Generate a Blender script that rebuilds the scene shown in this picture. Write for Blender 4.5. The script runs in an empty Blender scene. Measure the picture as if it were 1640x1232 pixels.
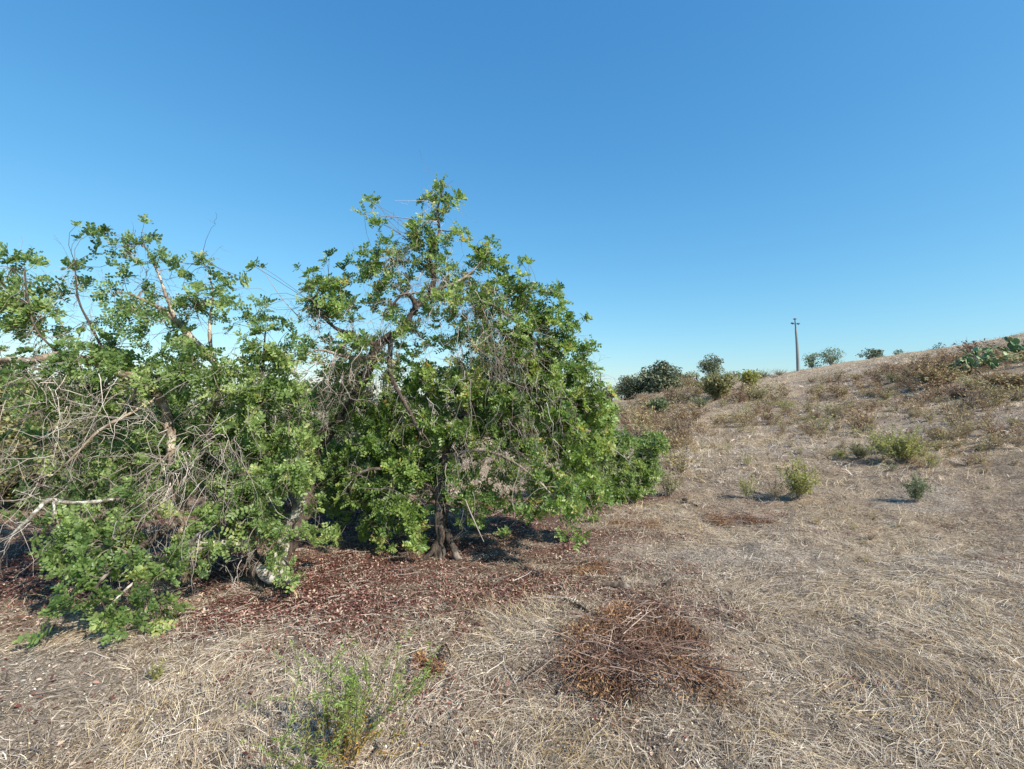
import bpy, math
import numpy as np
R = math.radians
rng = np.random.default_rng(11)
S = bpy.context.scene
COL = S.collection

# ------------------------------------------------------------------ camera, sky, sun
EYE = 1.6
PITCH = 1.8
LENS = 17.0
cam_d = bpy.data.cameras.new('camera'); cam_d.lens = LENS; cam_d.sensor_width = 36; cam_d.clip_start = .05; cam_d.clip_end = 5000
cam = bpy.data.objects.new('camera', cam_d); COL.objects.link(cam)
cam.location = (0, 0, EYE); cam.rotation_euler = (R(90 + PITCH), 0, 0)
S.camera = cam

SUN_EL, SUN_AZ = 40.0, 130.0          # azimuth clockwise from +Y (the view direction): behind and to the right
w = bpy.data.worlds.new("World"); S.world = w; w.use_nodes = True
nt = w.node_tree; nt.nodes.clear()
sky = nt.nodes.new('ShaderNodeTexSky'); sky.sky_type = 'NISHITA'; sky.sun_disc = False
sky.sun_elevation = R(SUN_EL); sky.sun_rotation = R(SUN_AZ)
sky.altitude = 100; sky.air_density = 1.25; sky.dust_density = 0.35; sky.ozone_density = 2.2
hs = nt.nodes.new('ShaderNodeHueSaturation'); hs.inputs['Saturation'].default_value = 1.0
bg = nt.nodes.new('ShaderNodeBackground'); bg.inputs['Strength'].default_value = 0.112
wo = nt.nodes.new('ShaderNodeOutputWorld')
tint = nt.nodes.new('ShaderNodeMix'); tint.data_type = 'RGBA'; tint.blend_type = 'MULTIPLY'; tint.inputs[0].default_value = 1; tint.inputs[7].default_value = (.40, 1.03, 1.826, 1)
nt.links.new(sky.outputs[0], hs.inputs['Color']); sp = nt.nodes.new('ShaderNodeSeparateColor'); cb = nt.nodes.new('ShaderNodeCombineColor'); nt.links.new(hs.outputs[0], sp.inputs[0])
for k_, e_ in enumerate((1.2, .84, .62)):      # colour grade of the sky, one exponent per channel
    pn = nt.nodes.new('ShaderNodeMath'); pn.operation = 'POWER'; pn.inputs[1].default_value = e_
    nt.links.new(sp.outputs[k_], pn.inputs[0]); nt.links.new(pn.outputs[0], cb.inputs[k_])
nt.links.new(cb.outputs[0], tint.inputs[6]); nt.links.new(tint.outputs[2], bg.inputs['Color']); nt.links.new(bg.outputs[0], wo.inputs[0])
sd = bpy.data.lights.new('sun', 'SUN'); sd.energy = 5.0; sd.angle = R(.53); sd.color = (1.0, .90, .77)
sun = bpy.data.objects.new('sun', sd); COL.objects.link(sun)
az, el = R(SUN_AZ), R(SUN_EL)
sun.location = (30*math.sin(az), 30*math.cos(az), 30)
sun.rotation_euler = (R(90 - SUN_EL), 0, R(180 - SUN_AZ))
S.view_settings.view_transform = 'Standard'; S.view_settings.look = 'None'
S.view_settings.gamma = 1; S.view_settings.exposure = 0.68
S.cycles.max_bounces = 6; S.cycles.transparent_max_bounces = 4
S.cycles.diffuse_bounces = 3; S.cycles.glossy_bounces = 2; S.cycles.transmission_bounces = 3

# ------------------------------------------------------------------ picture <-> place
F = LENS / 36 * 1640
_p = R(PITCH)
def ray(px, py):
    a = (px - 820) / F; b = (616 - py) / F
    return np.array([a, math.cos(_p) - b * math.sin(_p), math.sin(_p) + b * math.cos(_p)])
def P(px, py, depth):
    d = ray(px, py); t = depth / d[1]
    return np.array([0, 0, EYE]) + d * t

# ------------------------------------------------------------------ noise and terrain
_tab = rng.random((256, 256))
def vnoise(x, y):
    xi = np.floor(x).astype(int); yi = np.floor(y).astype(int)
    fx = x - xi; fy = y - yi
    fx = fx*fx*(3-2*fx); fy = fy*fy*(3-2*fy)
    a = _tab[xi % 256, yi % 256]; b = _tab[(xi+1) % 256, yi % 256]
    c = _tab[xi % 256, (yi+1) % 256]; d = _tab[(xi+1) % 256, (yi+1) % 256]
    return (a*(1-fx)+b*fx)*(1-fy) + (c*(1-fx)+d*fx)*fy - .5
def fbm(x, y, f, o=3):
    s = 0; a = 1.0
    for i in range(o):
        s = s + a * vnoise(x*f + 17.3*i, y*f + 5.1*i); f *= 2.03; a *= .5
    return s
TH = [-180, -60, -10, 4, 10, 13.5, 17, 20, 26, 30, 37, 41.5, 46.7, 60, 90, 130, 180]
HC = [0, 0, 0, .3, 1.1, 2.0, 3.0, 4.0, 4.6, 4.85, 6.1, 6.9, 7.9, 10.5, 8, 1, 0]
RC = [90, 90, 90, 90, 84, 80, 77, 74, 70, 66, 66, 66, 65, 60, 60, 80, 90]
def height(x, y):
    x = np.asarray(x, float); y = np.asarray(y, float)
    r = np.hypot(x, y) + 1e-6
    th = np.degrees(np.arctan2(x, y))
    hc = np.interp(th, TH, HC); rc = np.interp(th, TH, RC)
    t = (r - 7.5) / (rc - 7.5)
    up = np.clip(t, 0, 1) ** 1.02
    up = up
    down = np.clip((r - rc) / 160, 0, 1)
    h = hc * (up - down * 1.15)
    h = h - np.clip((r - 90) / 400, 0, 1) * 5 * (hc < 2.5)
    amp = np.clip((r - 5) / 25, 0, 1)
    h = h + amp * (fbm(x, y, .09, 3) * .45 + fbm(x+50, y, .35, 3) * .20) * np.clip(1.6 - r/80, .1, 1)
    h = h + fbm(x, y+9, .8, 3) * .05 + fbm(x, y, 2.6, 4) * .065*np.clip((r-1.2), 0, 1)
    return h
def ground_at(px, py, tmax=300):
    d = ray(px, py); d = d / np.hypot(d[0], d[1])
    ts = np.concatenate([np.linspace(.8, 12, 700), np.geomspace(12, tmax, 900)])
    X = d[0]*ts; Y = d[1]*ts; Z = EYE + d[2]*ts
    g = height(X, Y)
    k = np.argmax(Z <= g)
    if not (Z[k] <= g[k]): k = len(ts) - 1
    return np.array([X[k], Y[k], g[k]])
def crest_at(px, back=1.0):
    """a point on the ridge in the column of px"""
    th = math.degrees(math.atan((px - 820) / F)); r = np.interp(th, TH, RC) * back
    x = r*math.sin(R(th)); y = r*math.cos(R(th))
    return np.array([x, y, float(height(x, y))])

# ------------------------------------------------------------------ mesh helpers
def link(name, me, mat=None, parent=None, loc=None):
    o = bpy.data.objects.new(name, me); COL.objects.link(o)
    if mat: me.materials.append(mat)
    if parent is not None: o.parent = parent
    if loc is not None: o.location = loc
    return o
def mk(name, V, Fc, mat=None, parent=None, var=None, smooth=False, attrs=None, loc=None):
    """V (N,3), Fc (M,k) polygons all with k corners"""
    V = np.ascontiguousarray(V, dtype=np.float32); Fc = np.ascontiguousarray(Fc, dtype=np.int32)
    me = bpy.data.meshes.new(name)
    me.vertices.add(len(V)); me.vertices.foreach_set('co', V.ravel())
    n, k = Fc.shape
    me.loops.add(n*k); me.loops.foreach_set('vertex_index', Fc.ravel())
    me.polygons.add(n); me.polygons.foreach_set('loop_start', np.arange(0, n*k, k, dtype=np.int32))
    if smooth: me.polygons.foreach_set('use_smooth', np.ones(n, dtype=bool))
    A = dict(attrs or {})
    if var is not None: A['var'] = var
    for a, v in A.items():
        at = me.attributes.new(a, 'FLOAT', 'POINT'); at.data.foreach_set('value', np.ascontiguousarray(v, dtype=np.float32))
    me.update(calc_edges=True)
    return link(name, me, mat, parent, loc)
def empty(name, loc, label, cat, group=None):
    o = bpy.data.objects.new(name, None); COL.objects.link(o); o.location = loc; o.empty_display_size = .2
    o['label'] = label; o['category'] = cat
    if group: o['group'] = group
    return o
def norm(v):
    return v / (np.linalg.norm(v, axis=-1, keepdims=True) + 1e-9)
class Bag:
    """collects vertices and faces that become one mesh"""
    def __init__(s): s.v = []; s.f = []; s.a = []; s.n = 0
    def add(s, V, Fc, a=None):
        s.v.append(V); s.f.append(Fc + s.n); s.a.append(np.zeros(len(V)) if a is None else a); s.n += len(V)
    def build(s, name, mat, parent=None, smooth=False, loc=None, origin=None):
        V = np.concatenate(s.v)
        if origin is not None: V = V - np.asarray(origin)
        return mk(name, V, np.concatenate(s.f), mat, parent, np.concatenate(s.a), smooth, loc=loc)
def tubes(C, Rr, sides=4, rough=0.0):
    """C (T,K,3) centre lines, Rr (T,K) radii -> V, faces"""
    T, K, _ = C.shape
    t = np.empty_like(C); t[:, 1:-1] = C[:, 2:] - C[:, :-2]; t[:, 0] = C[:, 1]-C[:, 0]; t[:, -1] = C[:, -1]-C[:, -2]
    t = norm(t)
    m = norm(C[:, -1] - C[:, 0])
    ref = np.where(np.abs(m[:, 2:3]) < .8, np.array([[0, 0, 1.]]), np.array([[1., 0, 0]]))[:, None, :]
    a = norm(np.cross(t, ref)); b = np.cross(t, a)
    ang = np.arange(sides) * 2*math.pi/sides
    rr = Rr[:, :, None]
    if rough:
        rr = rr * (1 + rough * rng.uniform(-1, 1, (T, K, sides))*.6 + rough*1.3*rng.uniform(-1, 1, (T, 1, sides)))
    else: rr = np.repeat(rr, sides, 2)
    V = C[:, :, None, :] + rr[..., None] * (np.cos(ang)[None, None, :, None]*a[:, :, None, :] + np.sin(ang)[None, None, :, None]*b[:, :, None, :])
    base = (np.arange(T)*K*sides)[:, None, None] + (np.arange(K-1)*sides)[None, :, None]
    i = np.arange(sides)[None, None, :]; j = (i+1) % sides
    Fc = np.stack([base+i, base+j, base+sides+j, base+sides+i], -1).reshape(-1, 4)
    return V.reshape(-1, 3), Fc
def ribbons(C, W, side):
    """C (T,K,3), W (T,K) half widths, side (T,3)"""
    T, K, _ = C.shape
    off = W[..., None] * side[:, None, :]
    V = np.stack([C-off, C+off], 2)
    b = (np.arange(T)*K*2)[:, None] + (np.arange(K-1)*2)[None, :]
    Fc = np.stack([b, b+1, b+3, b+2], -1).reshape(-1, 4)
    return V.reshape(-1, 3), Fc
def spline(pts, step=.06):
    """Catmull-Rom through (x,y,z,r) rows"""
    p = np.asarray(pts, float); p = np.vstack([2*p[0]-p[1], p, 2*p[-1]-p[-2]])
    out = []
    for i in range(1, len(p)-2):
        L = np.linalg.norm(p[i+1, :3]-p[i, :3]); n = max(2, int(L/step))
        t = np.linspace(0, 1, n, endpoint=False)[:, None]
        out.append(.5*((2*p[i]) + (-p[i-1]+p[i+1])*t + (2*p[i-1]-5*p[i]+4*p[i+1]-p[i+2])*t**2 + (-p[i-1]+3*p[i]-3*p[i+1]+p[i+2])*t**3))
    out.append(p[-2][None])
    q = np.concatenate(out); q[:, 3] = np.maximum(q[:, 3], .002)
    return q
def limb(bag, pts, sides=9, wob=.25, rough=.10, step=.035, var=.5):
    q = spline(pts, step); n = len(q)
    wv = np.cumsum(rng.normal(0, 1, (n, 3)), 0); wv -= np.linspace(0, 1, n)[:, None]*wv[-1]
    kk = max(3, n//7); kn = np.interp(np.linspace(0, kk, n), np.arange(kk+1), np.arange(kk+1)); kx = rng.normal(0, 1, (kk+1, 3)); kx[0] = kx[-1] = 0
    wv = wv + 2.2*np.stack([np.interp(kn, np.arange(kk+1), kx[:, a_]) for a_ in range(3)], 1)
    k = np.ones(3)/3
    q[:, :3] += wv * (q[:, 3:4]*wob*.5) * np.minimum(1, np.arange(n)/6)[:, None]
    rr = q[:, 3] * (1 + .12*np.sin(np.arange(n)*.9 + rng.random()*6) + rng.normal(0, .04, n))
    V, Fc = tubes(q[None, :, :3], rr[None], sides, rough)
    bag.add(V, Fc, np.full(len(V), var))
    q[:, 3] = rr
    return q
def rot_to(axis, spin):
    """(N,3,3) matrices taking z to axis, with a spin about it"""
    z = norm(axis)
    ref = np.where(np.abs(z[:, 2:3]) < .9, np.array([[0, 0, 1.]]), np.array([[1., 0, 0]]))
    x = norm(np.cross(ref, z)); y = np.cross(z, x)
    c, s = np.cos(spin)[:, None], np.sin(spin)[:, None]
    x2 = c*x + s*y; y2 = -s*x + c*y
    return np.stack([x2, y2, z], -1)
def rdir(n):
    return norm(rng.normal(0, 1, (n, 3)))

# ------------------------------------------------------------------ materials
def new_mat(name):
    m = bpy.data.materials.new(name); m.use_nodes = True
    nt = m.node_tree; b = nt.nodes['Principled BSDF']
    return m, nt, b
def N(nt, t, **k):
    n = nt.nodes.new(t)
    for a, v in k.items(): setattr(n, a, v)
    return n
def ramp(nt, stops, interp='LINEAR'):
    r = N(nt, 'ShaderNodeValToRGB'); r.color_ramp.interpolation = interp
    e = r.color_ramp.elements
    while len(e) < len(stops): e.new(.5)
    for i, (p, c) in enumerate(stops): e[i].position = p; e[i].color = (*c, 1)
    return r
def mat_leaf(name, stops, rough=.5, trans=.25, tcol=None, spec=.4):
    m, nt, b = new_mat(name)
    at = N(nt, 'ShaderNodeAttribute'); at.attribute_name = 'var'
    rp = ramp(nt, stops); nt.links.new(at.outputs['Fac'], rp.inputs[0]); nt.links.new(rp.outputs[0], b.inputs['Base Color'])
    b.inputs['Roughness'].default_value = rough; b.inputs['Specular IOR Level'].default_value = spec
    if trans:
        tr = N(nt, 'ShaderNodeBsdfTranslucent'); mx = N(nt, 'ShaderNodeMixShader'); mx.inputs[0].default_value = trans
        hv = N(nt, 'ShaderNodeHueSaturation'); hv.inputs['Hue'].default_value = .485; hv.inputs['Saturation'].default_value = 1.15; hv.inputs['Value'].default_value = 1.9
        nt.links.new(rp.outputs[0], hv.inputs['Color']); nt.links.new(hv.outputs[0], tr.inputs['Color'])
        out = nt.nodes['Material Output']
        nt.links.new(b.outputs[0], mx.inputs[1]); nt.links.new(tr.outputs[0], mx.inputs[2]); nt.links.new(mx.outputs[0], out.inputs[0])
    return m
def mat_bark(name, dark, mid, pale, scale=9, palest=.55, bump=.6, stretch=3.0):
    m, nt, b = new_mat(name)
    tc = N(nt, 'ShaderNodeTexCoord'); mp = N(nt, 'ShaderNodeMapping'); mp.inputs['Scale'].default_value = (1, 1, 1/stretch)
    nt.links.new(tc.outputs['Object'], mp.inputs[0])
    n1 = N(nt, 'ShaderNodeTexNoise'); n1.inputs['Scale'].default_value = scale*4; n1.inputs['Detail'].default_value = 6; n1.inputs['Roughness'].default_value = .7
    n2 = N(nt, 'ShaderNodeTexNoise'); n2.inputs['Scale'].default_value = scale; n2.inputs['Detail'].default_value = 3
    nt.links.new(mp.outputs[0], n1.inputs[0]); nt.links.new(tc.outputs['Object'], n2.inputs[0])
    r1 = ramp(nt, [(.35, dark), (.6, mid)]); r2 = ramp(nt, [(palest, (0, 0, 0)), (palest+.12, (1, 1, 1))])
    nt.links.new(n1.outputs[0], r1.inputs[0]); nt.links.new(n2.outputs[0], r2.inputs[0])
    mx = N(nt, 'ShaderNodeMix', data_type='RGBA'); nt.links.new(r2.outputs[0], mx.inputs[0]); nt.links.new(r1.outputs[0], mx.inputs[6]); mx.inputs[7].default_value = (*pale, 1)
    nt.links.new(mx.outputs[2], b.inputs['Base Color'])
    bp = N(nt, 'ShaderNodeBump'); bp.inputs['Strength'].default_value = bump; bp.inputs['Distance'].default_value = .02
    nt.links.new(n1.outputs[0], bp.inputs['Height']); nt.links.new(bp.outputs[0], b.inputs['Normal'])
    b.inputs['Roughness'].default_value = .9; b.inputs['Specular IOR Level'].default_value = .2
    return m
M = {}
M['carob'] = mat_leaf('carob_leaf', [(0, (.055, .10, .028)), (.35, (.12, .205, .052)), (.75, (.245, .345, .10)), (.93, (.38, .43, .15)), (1, (.48, .36, .12))], .40, .40, spec=.5)
M['carob_low'] = mat_leaf('carob_leaf_fresh', [(0, (.058, .108, .034)), (.4, (.135, .215, .068)), (.85, (.26, .355, .125)), (1, (.40, .43, .17))], .43, .40, spec=.45)
M['bark_dark'] = mat_bark('bark_dark', (.022, .017, .014), (.11, .088, .072), (.24, .21, .18), 7, .56, .9)
M['bark_pale'] = mat_bark('bark_pale', (.09, .07, .055), (.34, .27, .20), (.46, .41, .34), 6, .50, .5)
M['lichen'] = mat_bark('bark_lichen', (.07, .06, .05), (.30, .27, .23), (.56, .55, .50), 14, .47, .7)
M['dead_twig'] = mat_leaf('dead_twig', [(0, (.08, .065, .055)), (.45, (.22, .185, .16)), (.8, (.40, .355, .315)), (1, (.58, .54, .49))], .85, 0, spec=.2)
M['live_twig'] = mat_leaf('live_twig', [(0, (.05, .04, .03)), (1, (.20, .165, .13))], .85, 0, spec=.2)
M['straw'] = mat_leaf('dry_straw', [(0, (.07, .053, .040)), (.2, (.18, .142, .108)), (.5, (.39, .325, .255)), (.75, (.58, .505, .40)), (1, (.76, .695, .575))], .7, .15, spec=.25)
M['blond'] = mat_leaf('blond_straw', [(0, (.30, .21, .10)), (.5, (.52, .41, .23)), (1, (.68, .60, .42))], .65, .2, spec=.3)
M['litter'] = mat_leaf('leaf_litter', [(0, (.05, .020, .017)), (.28, (.13, .048, .040)), (.5, (.22, .095, .075)), (.68, (.33, .20, .155)), (1, (.55, .43, .33))], .6, .08, spec=.3)
M['scrub'] = mat_leaf('scrub', [(0, (.11, .07, .05)), (.3, (.25, .17, .11)), (.55, (.34, .27, .15)), (.8, (.29, .29, .13)), (1, (.52, .43, .26))], .8, .15, spec=.2)
M['olive'] = mat_leaf('olive_leaf', [(0, (.09, .095, .04)), (.5, (.21, .21, .09)), (1, (.36, .34, .16))], .6, .2)
M['grey_green'] = mat_leaf('grey_green_leaf', [(0, (.06, .085, .04)), (.5, (.13, .17, .08)), (1, (.25, .29, .15))], .6, .2)
M['dark_green'] = mat_leaf('dark_evergreen_leaf', [(0, (.05, .065, .042)), (.6, (.125, .150, .085)), (1, (.24, .25, .14))], .6, .15)  # distance haze is put into these leaf colours: lighter and greyer greens
M['lime'] = mat_leaf('lime_leaf', [(0, (.14, .14, .05)), (.5, (.26, .28, .09)), (1, (.42, .42, .17))], .6, .3)
M['inula'] = mat_leaf('herb_leaf', [(0, (.50, .27, .05)), (.14, (.42, .30, .07)), (.30, (.24, .26, .07)), (.5, (.17, .27, .06)), (1, (.32, .43, .13))], .55, .35)
M['rust'] = mat_leaf('rust_foliage', [(0, (.06, .035, .025)), (.35, (.18, .10, .062)), (.75, (.33, .19, .105)), (1, (.54, .37, .18))], .75, .15, spec=.2)
M['rust_twig'] = mat_leaf('rust_twig', [(0, (.06, .035, .03)), (.6, (.21, .13, .10)), (1, (.46, .37, .30))], .8, 0, spec=.2)
M['cactus'] = mat_leaf('cactus_skin', [(0, (.05, .11, .045)), (.5, (.11, .20, .085)), (1, (.24, .32, .15))], .5, 0)
M['broken'] = mat_leaf('broken_wood', [(0, (.30, .19, .09)), (1, (.52, .38, .20))], .8, 0)
M['char'] = mat_bark('charred_wood', (.008, .007, .006), (.045, .036, .03), (.16, .13, .11), 20, .62, .9)

# pole materials
m, nt, b = new_mat('weathered_concrete'); nz = N(nt, 'ShaderNodeTexNoise'); nz.inputs['Scale'].default_value = 3
rp = ramp(nt, [(.3, (.17, .20, .20)), (.7, (.27, .30, .30))]); nt.links.new(nz.outputs[0], rp.inputs[0]); nt.links.new(rp.outputs[0], b.inputs['Base Color']); b.inputs['Roughness'].default_value = .85
M['concrete'] = m
m, nt, b = new_mat('dark_metal'); nz = N(nt, 'ShaderNodeTexNoise'); nz.inputs['Scale'].default_value = 8
rp = ramp(nt, [(.3, (.03, .03, .035)), (.7, (.08, .08, .085))]); nt.links.new(nz.outputs[0], rp.inputs[0]); nt.links.new(rp.outputs[0], b.inputs['Base Color']); b.inputs['Roughness'].default_value = .5
M['metal'] = m

# ground material: soil, straw mat, leaf litter, each where the attributes say
m, nt, b = new_mat('dry_ground'); M['ground'] = m
tc = N(nt, 'ShaderNodeTexCoord')
def noise(scale, det=4, rough=.6, vec=None, dist=0):
    n = N(nt, 'ShaderNodeTexNoise'); n.inputs['Scale'].default_value = scale; n.inputs['Detail'].default_value = det; n.inputs['Roughness'].default_value = rough; n.inputs['Distortion'].default_value = dist
    nt.links.new(vec or tc.outputs['Object'], n.inputs[0]); return n
def mixc(fac, a, bcol):
    x = N(nt, 'ShaderNodeMix', data_type='RGBA')
    nt.links.new(fac, x.inputs[0])
    for s, v in ((6, a), (7, bcol)):
        if isinstance(v, tuple): x.inputs[s].default_value = (*v, 1)
        else: nt.links.new(v, x.inputs[s])
    return x.outputs[2]
nA = noise(.45, 5, .6); nB = noise(5, 6, .7); nC = noise(38, 6, .75, dist=.6); nD = noise(150, 3, .7)
soil = ramp(nt, [(.36, (.085, .063, .049)), (.5, (.235, .187, .145)), (.62, (.45, .385, .315))]); nt.links.new(nC.outputs[0], soil.inputs[0])
straw = ramp(nt, [(.36, (.12, .090, .062)), (.5, (.36, .29, .20)), (.62, (.62, .53, .385))]); nt.links.new(nC.outputs[0], straw.inputs[0])
lit = ramp(nt, [(.36, (.032, .014, .011)), (.52, (.105, .046, .034)), (.66, (.22, .13, .10))]); nt.links.new(nC.outputs[0], lit.inputs[0])
def attr(nm):
    a = N(nt, 'ShaderNodeAttribute'); a.attribute_name = nm; return a.outputs['Fac']
c1 = mixc(attr('dry'), soil.outputs[0], straw.outputs[0])
ctone = ramp(nt, [(.35, (.66, .62, .62)), (.65, (1.2, 1.17, 1.1))]); nt.links.new(nB.outputs[0], ctone.inputs[0])
mu = N(nt, 'ShaderNodeMix', data_type='RGBA', blend_type='MULTIPLY'); mu.inputs[0].default_value = 1
nt.links.new(c1, mu.inputs[6]); nt.links.new(ctone.outputs[0], mu.inputs[7])
ashr = ramp(nt, [(.36, (.11, .086, .066)), (.5, (.28, .230, .180)), (.62, (.52, .45, .37))]); nt.links.new(nC.outputs[0], ashr.inputs[0])
c15 = mixc(attr('ash'), mu.outputs[2], ashr.outputs[0])
c2 = mixc(attr('litter'), c15, lit.outputs[0])
nt.links.new(c2, b.inputs['Base Color']); b.inputs['Roughness'].default_value = .95; b.inputs['Specular IOR Level'].default_value = .15
bp = N(nt, 'ShaderNodeBump'); bp.inputs['Strength'].default_value = 1; bp.inputs['Distance'].default_value = .03
nt.links.new(nC.outputs[0], bp.inputs['Height'])
bp2 = N(nt, 'ShaderNodeBump'); bp2.inputs['Strength'].default_value = .7; bp2.inputs['Distance'].default_value = .10
nt.links.new(nB.outputs[0], bp2.inputs['Height']); nt.links.new(bp.outputs[0], bp2.inputs['Normal']); nt.links.new(bp2.outputs[0], b.inputs['Normal'])

# ------------------------------------------------------------------ ground masks
LIT = []   # (x, y, rx, ry, strength)
for (px, py, rx, ry, s) in [(560, 935, 1.7, 1.1, 1.1), (300, 925, 1.7, 1.1, 1.0), (740, 885, 1.2, .7, .8), (60, 940, 1.3, .8, .9), (880, 815, 1.0, .7, .8),
                            (640, 820, 2.2, 1.2, 1.0), (1000, 800, .9, .5, .8), (430, 985, 1.0, .45, .85), (820, 960, 1.2, .55, .6), (640, 1000, 1.0, .4, .5), (950, 870, 1.0, .5, .5), (600, 838, 3.2, 1.8, 1.1), (330, 850, 3.0, 1.6, 1.1), (850, 815, 1.6, 1.2, .9)]:
    g = ground_at(px, py); LIT.append((g[0], g[1], rx, ry, s))
def litter_mask(x, y):
    m = np.zeros_like(x)
    for (cx, cy, rx, ry, s) in LIT:
        m = np.maximum(m, s*np.exp(-(((x-cx)/rx)**2 + ((y-cy)/ry)**2)**1.5))
    return np.clip((m + fbm(x, y, 1.9, 4)*.95 - .20)*1.2, 0, 1)
def dry_mask(x, y):
    r = np.hypot(x, y); th = np.degrees(np.arctan2(x, y))
    m = .42 + fbm(x+31, y+7, .35, 3)*1.5
    m = m + .5*np.exp(-((r-11)/4.5)**2)*(th > 8)          # the blond flat behind the trees
    m = m + .35*np.clip((r-45)/20, 0, 1)
    m = m - .35*np.exp(-((r-5.5)/1.5)**2)*(th > 5)
    return np.clip(m, 0, 1)

ASH = [(ground_at(a_, b_), c_, e_) for a_, b_, c_, e_ in [(200, 1110, 1.0, .45), (60, 1090, .9, .4), (330, 1150, .5, .3), (420, 1120, .4, .3), (870, 1030, .45, .3), (960, 880, .8, .35), (1180, 890, 1.0, .3), (1060, 1180, .3, .2), (1420, 1110, .5, .25), (1250, 950, .6, .3), (1330, 1010, .5, .3), (1600, 900, .6, .35), (420, 1215, .3, .15), (1480, 1190, .3, .12), (1500, 800, 1.0, .4), (1250, 720, 2, .8), (1450, 690, 3, 1.2)]]
def ash_mask(x, y):
    m = np.zeros_like(x)
    for g_, rx, ry in ASH: m = np.maximum(m, np.exp(-(((x-g_[0])/rx)**2 + ((y-g_[1])/ry)**2)))
    return np.clip((m*.9 + fbm(x+3, y, 1.8, 5)*1.5 - .30)*1.9, 0, 1)
# ------------------------------------------------------------------ terrain sheet
rr = np.concatenate([[.05, .5, .9], np.geomspace(1.25, 1500, 560)])
aa = np.concatenate([np.arange(-180, -62, 3.0), np.arange(-62, 62, .26), np.arange(62, 180, 3.0)])
A2, R2 = np.meshgrid(np.radians(aa), rr)
X = R2*np.sin(A2); Y = R2*np.cos(A2)
Z = height(X, Y)
Z = Z + fbm(X, Y, 11, 3)*.014*np.clip(1.3-R2/22, 0, 1) + litter_mask(X, Y)*fbm(X, Y, 14, 2)*.022
nr, na = X.shape
V = np.stack([X, Y, Z], -1).reshape(-1, 3)
i = np.arange(nr-1)[:, None]*na; j = np.arange(na)[None]; j2 = (j+1) % na
Fc = np.stack([i+j, i+na+j, i+na+j2, i+j2], -1).reshape(-1, 4)[:, ::-1]
g = mk('ground', V, Fc, M['ground'], smooth=True, attrs={'litter': litter_mask(X, Y).ravel(), 'dry': dry_mask(X, Y).ravel(), 'ash': ash_mask(X, Y).ravel()})
g['kind'] = 'structure'

# ------------------------------------------------------------------ straw lying on the ground
def scatter(n, r0, r1, a0=-49, a1=49, p=1.0):
    """more or less even per picture area"""
    u = rng.random(n); r = r0 * (r1/r0) ** (u**p)
    th = np.radians(rng.uniform(a0, a1, n)); r = r/np.cos(th)*1.0
    return r*np.sin(th), r*np.cos(th), r
def straw(n, r0, r1, lean, L, wid, keep=None, p=1.0, size_r=0.0, varo=(0, 1), K=4, a0=-49, a1=49):
    x, y, r = scatter(n, r0, r1, a0, a1, p)
    k = rng.random(n) < (keep(x, y) if keep else 1)
    x, y, r = x[k], y[k], r[k]; n = len(x)
    z = height(x, y)
    hd = rng.uniform(0, 2*math.pi, n)
    # neighbouring stems lie roughly the same way
    hd = np.where(rng.random(n) < .55, fbm(x, y, .9, 2)*7 + rng.normal(0, .45, n), hd)
    le = rng.uniform(lean[0], lean[1], n)         # rise angle
    ln = rng.uniform(L[0], L[1], n) * (1 + size_r*r)
    d = np.stack([np.cos(hd)*np.cos(le), np.sin(hd)*np.cos(le), np.sin(le)], -1)
    s = np.linspace(0, 1, K)[None, :, None]
    C = np.stack([x, y, z + .004], -1)[:, None, :] + d[:, None, :]*ln[:, None, None]*s
    bend = rng.normal(0, .13, (n, 1, 2))*ln[:, None, None]
    C[:, :, :2] += bend * s**2
    C[:, :, 2:3] += (rng.uniform(.0, .14, n)*ln)[:, None, None]*np.sin(s*3.0) - (np.clip(le, 0, 1)*ln*.30)[:, None, None]*s**2.5
    gz = height(C[:, :, 0], C[:, :, 1])
    C[:, :, 2] = np.maximum(C[:, :, 2], gz + .003)
    wv = (rng.uniform(wid[0], wid[1], n)*(1 + size_r*r))[:, None]*np.linspace(1, .35, K)[None]
    side = norm(np.cross(d, rdir(n)*.55 + np.array([0, 0, 1.])))
    V, Fc = ribbons(C, wv, side)
    va = np.clip(rng.beta(1.1, 1.3, n) + .45*fbm(x, y, .6, 2) + .35*fbm(x+9, y, 2.3, 2), 0, 1)*(varo[1]-varo[0]) + varo[0]
    return V, Fc, np.repeat(va, 2*K)
sb = Bag()
nolit = lambda x, y: 1 - .60*litter_mask(x, y)
dk = lambda x, y: nolit(x, y)*(.35 + .65*dry_mask(x, y))*(1-.78*ash_mask(x, y))
sb.add(*straw(105000, 1.7, 9, (0, .12), (.025, .12), (.0007, .0020), dk, .85))
sb.add(*straw(9000, 1.7, 9, (0, .15), (.10, .26), (.0009, .0018), dk, .85, varo=(.3, 1)))
sb.add(*straw(30000, 1.7, 12, (.0, .6), (.03, .11), (.0007, .0016), dk, .85))
sb.add(*straw(60000, 7, 50, (0, .9), (.06, .18), (.0014, .003), dk, .8, size_r=.05, K=3))
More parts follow.
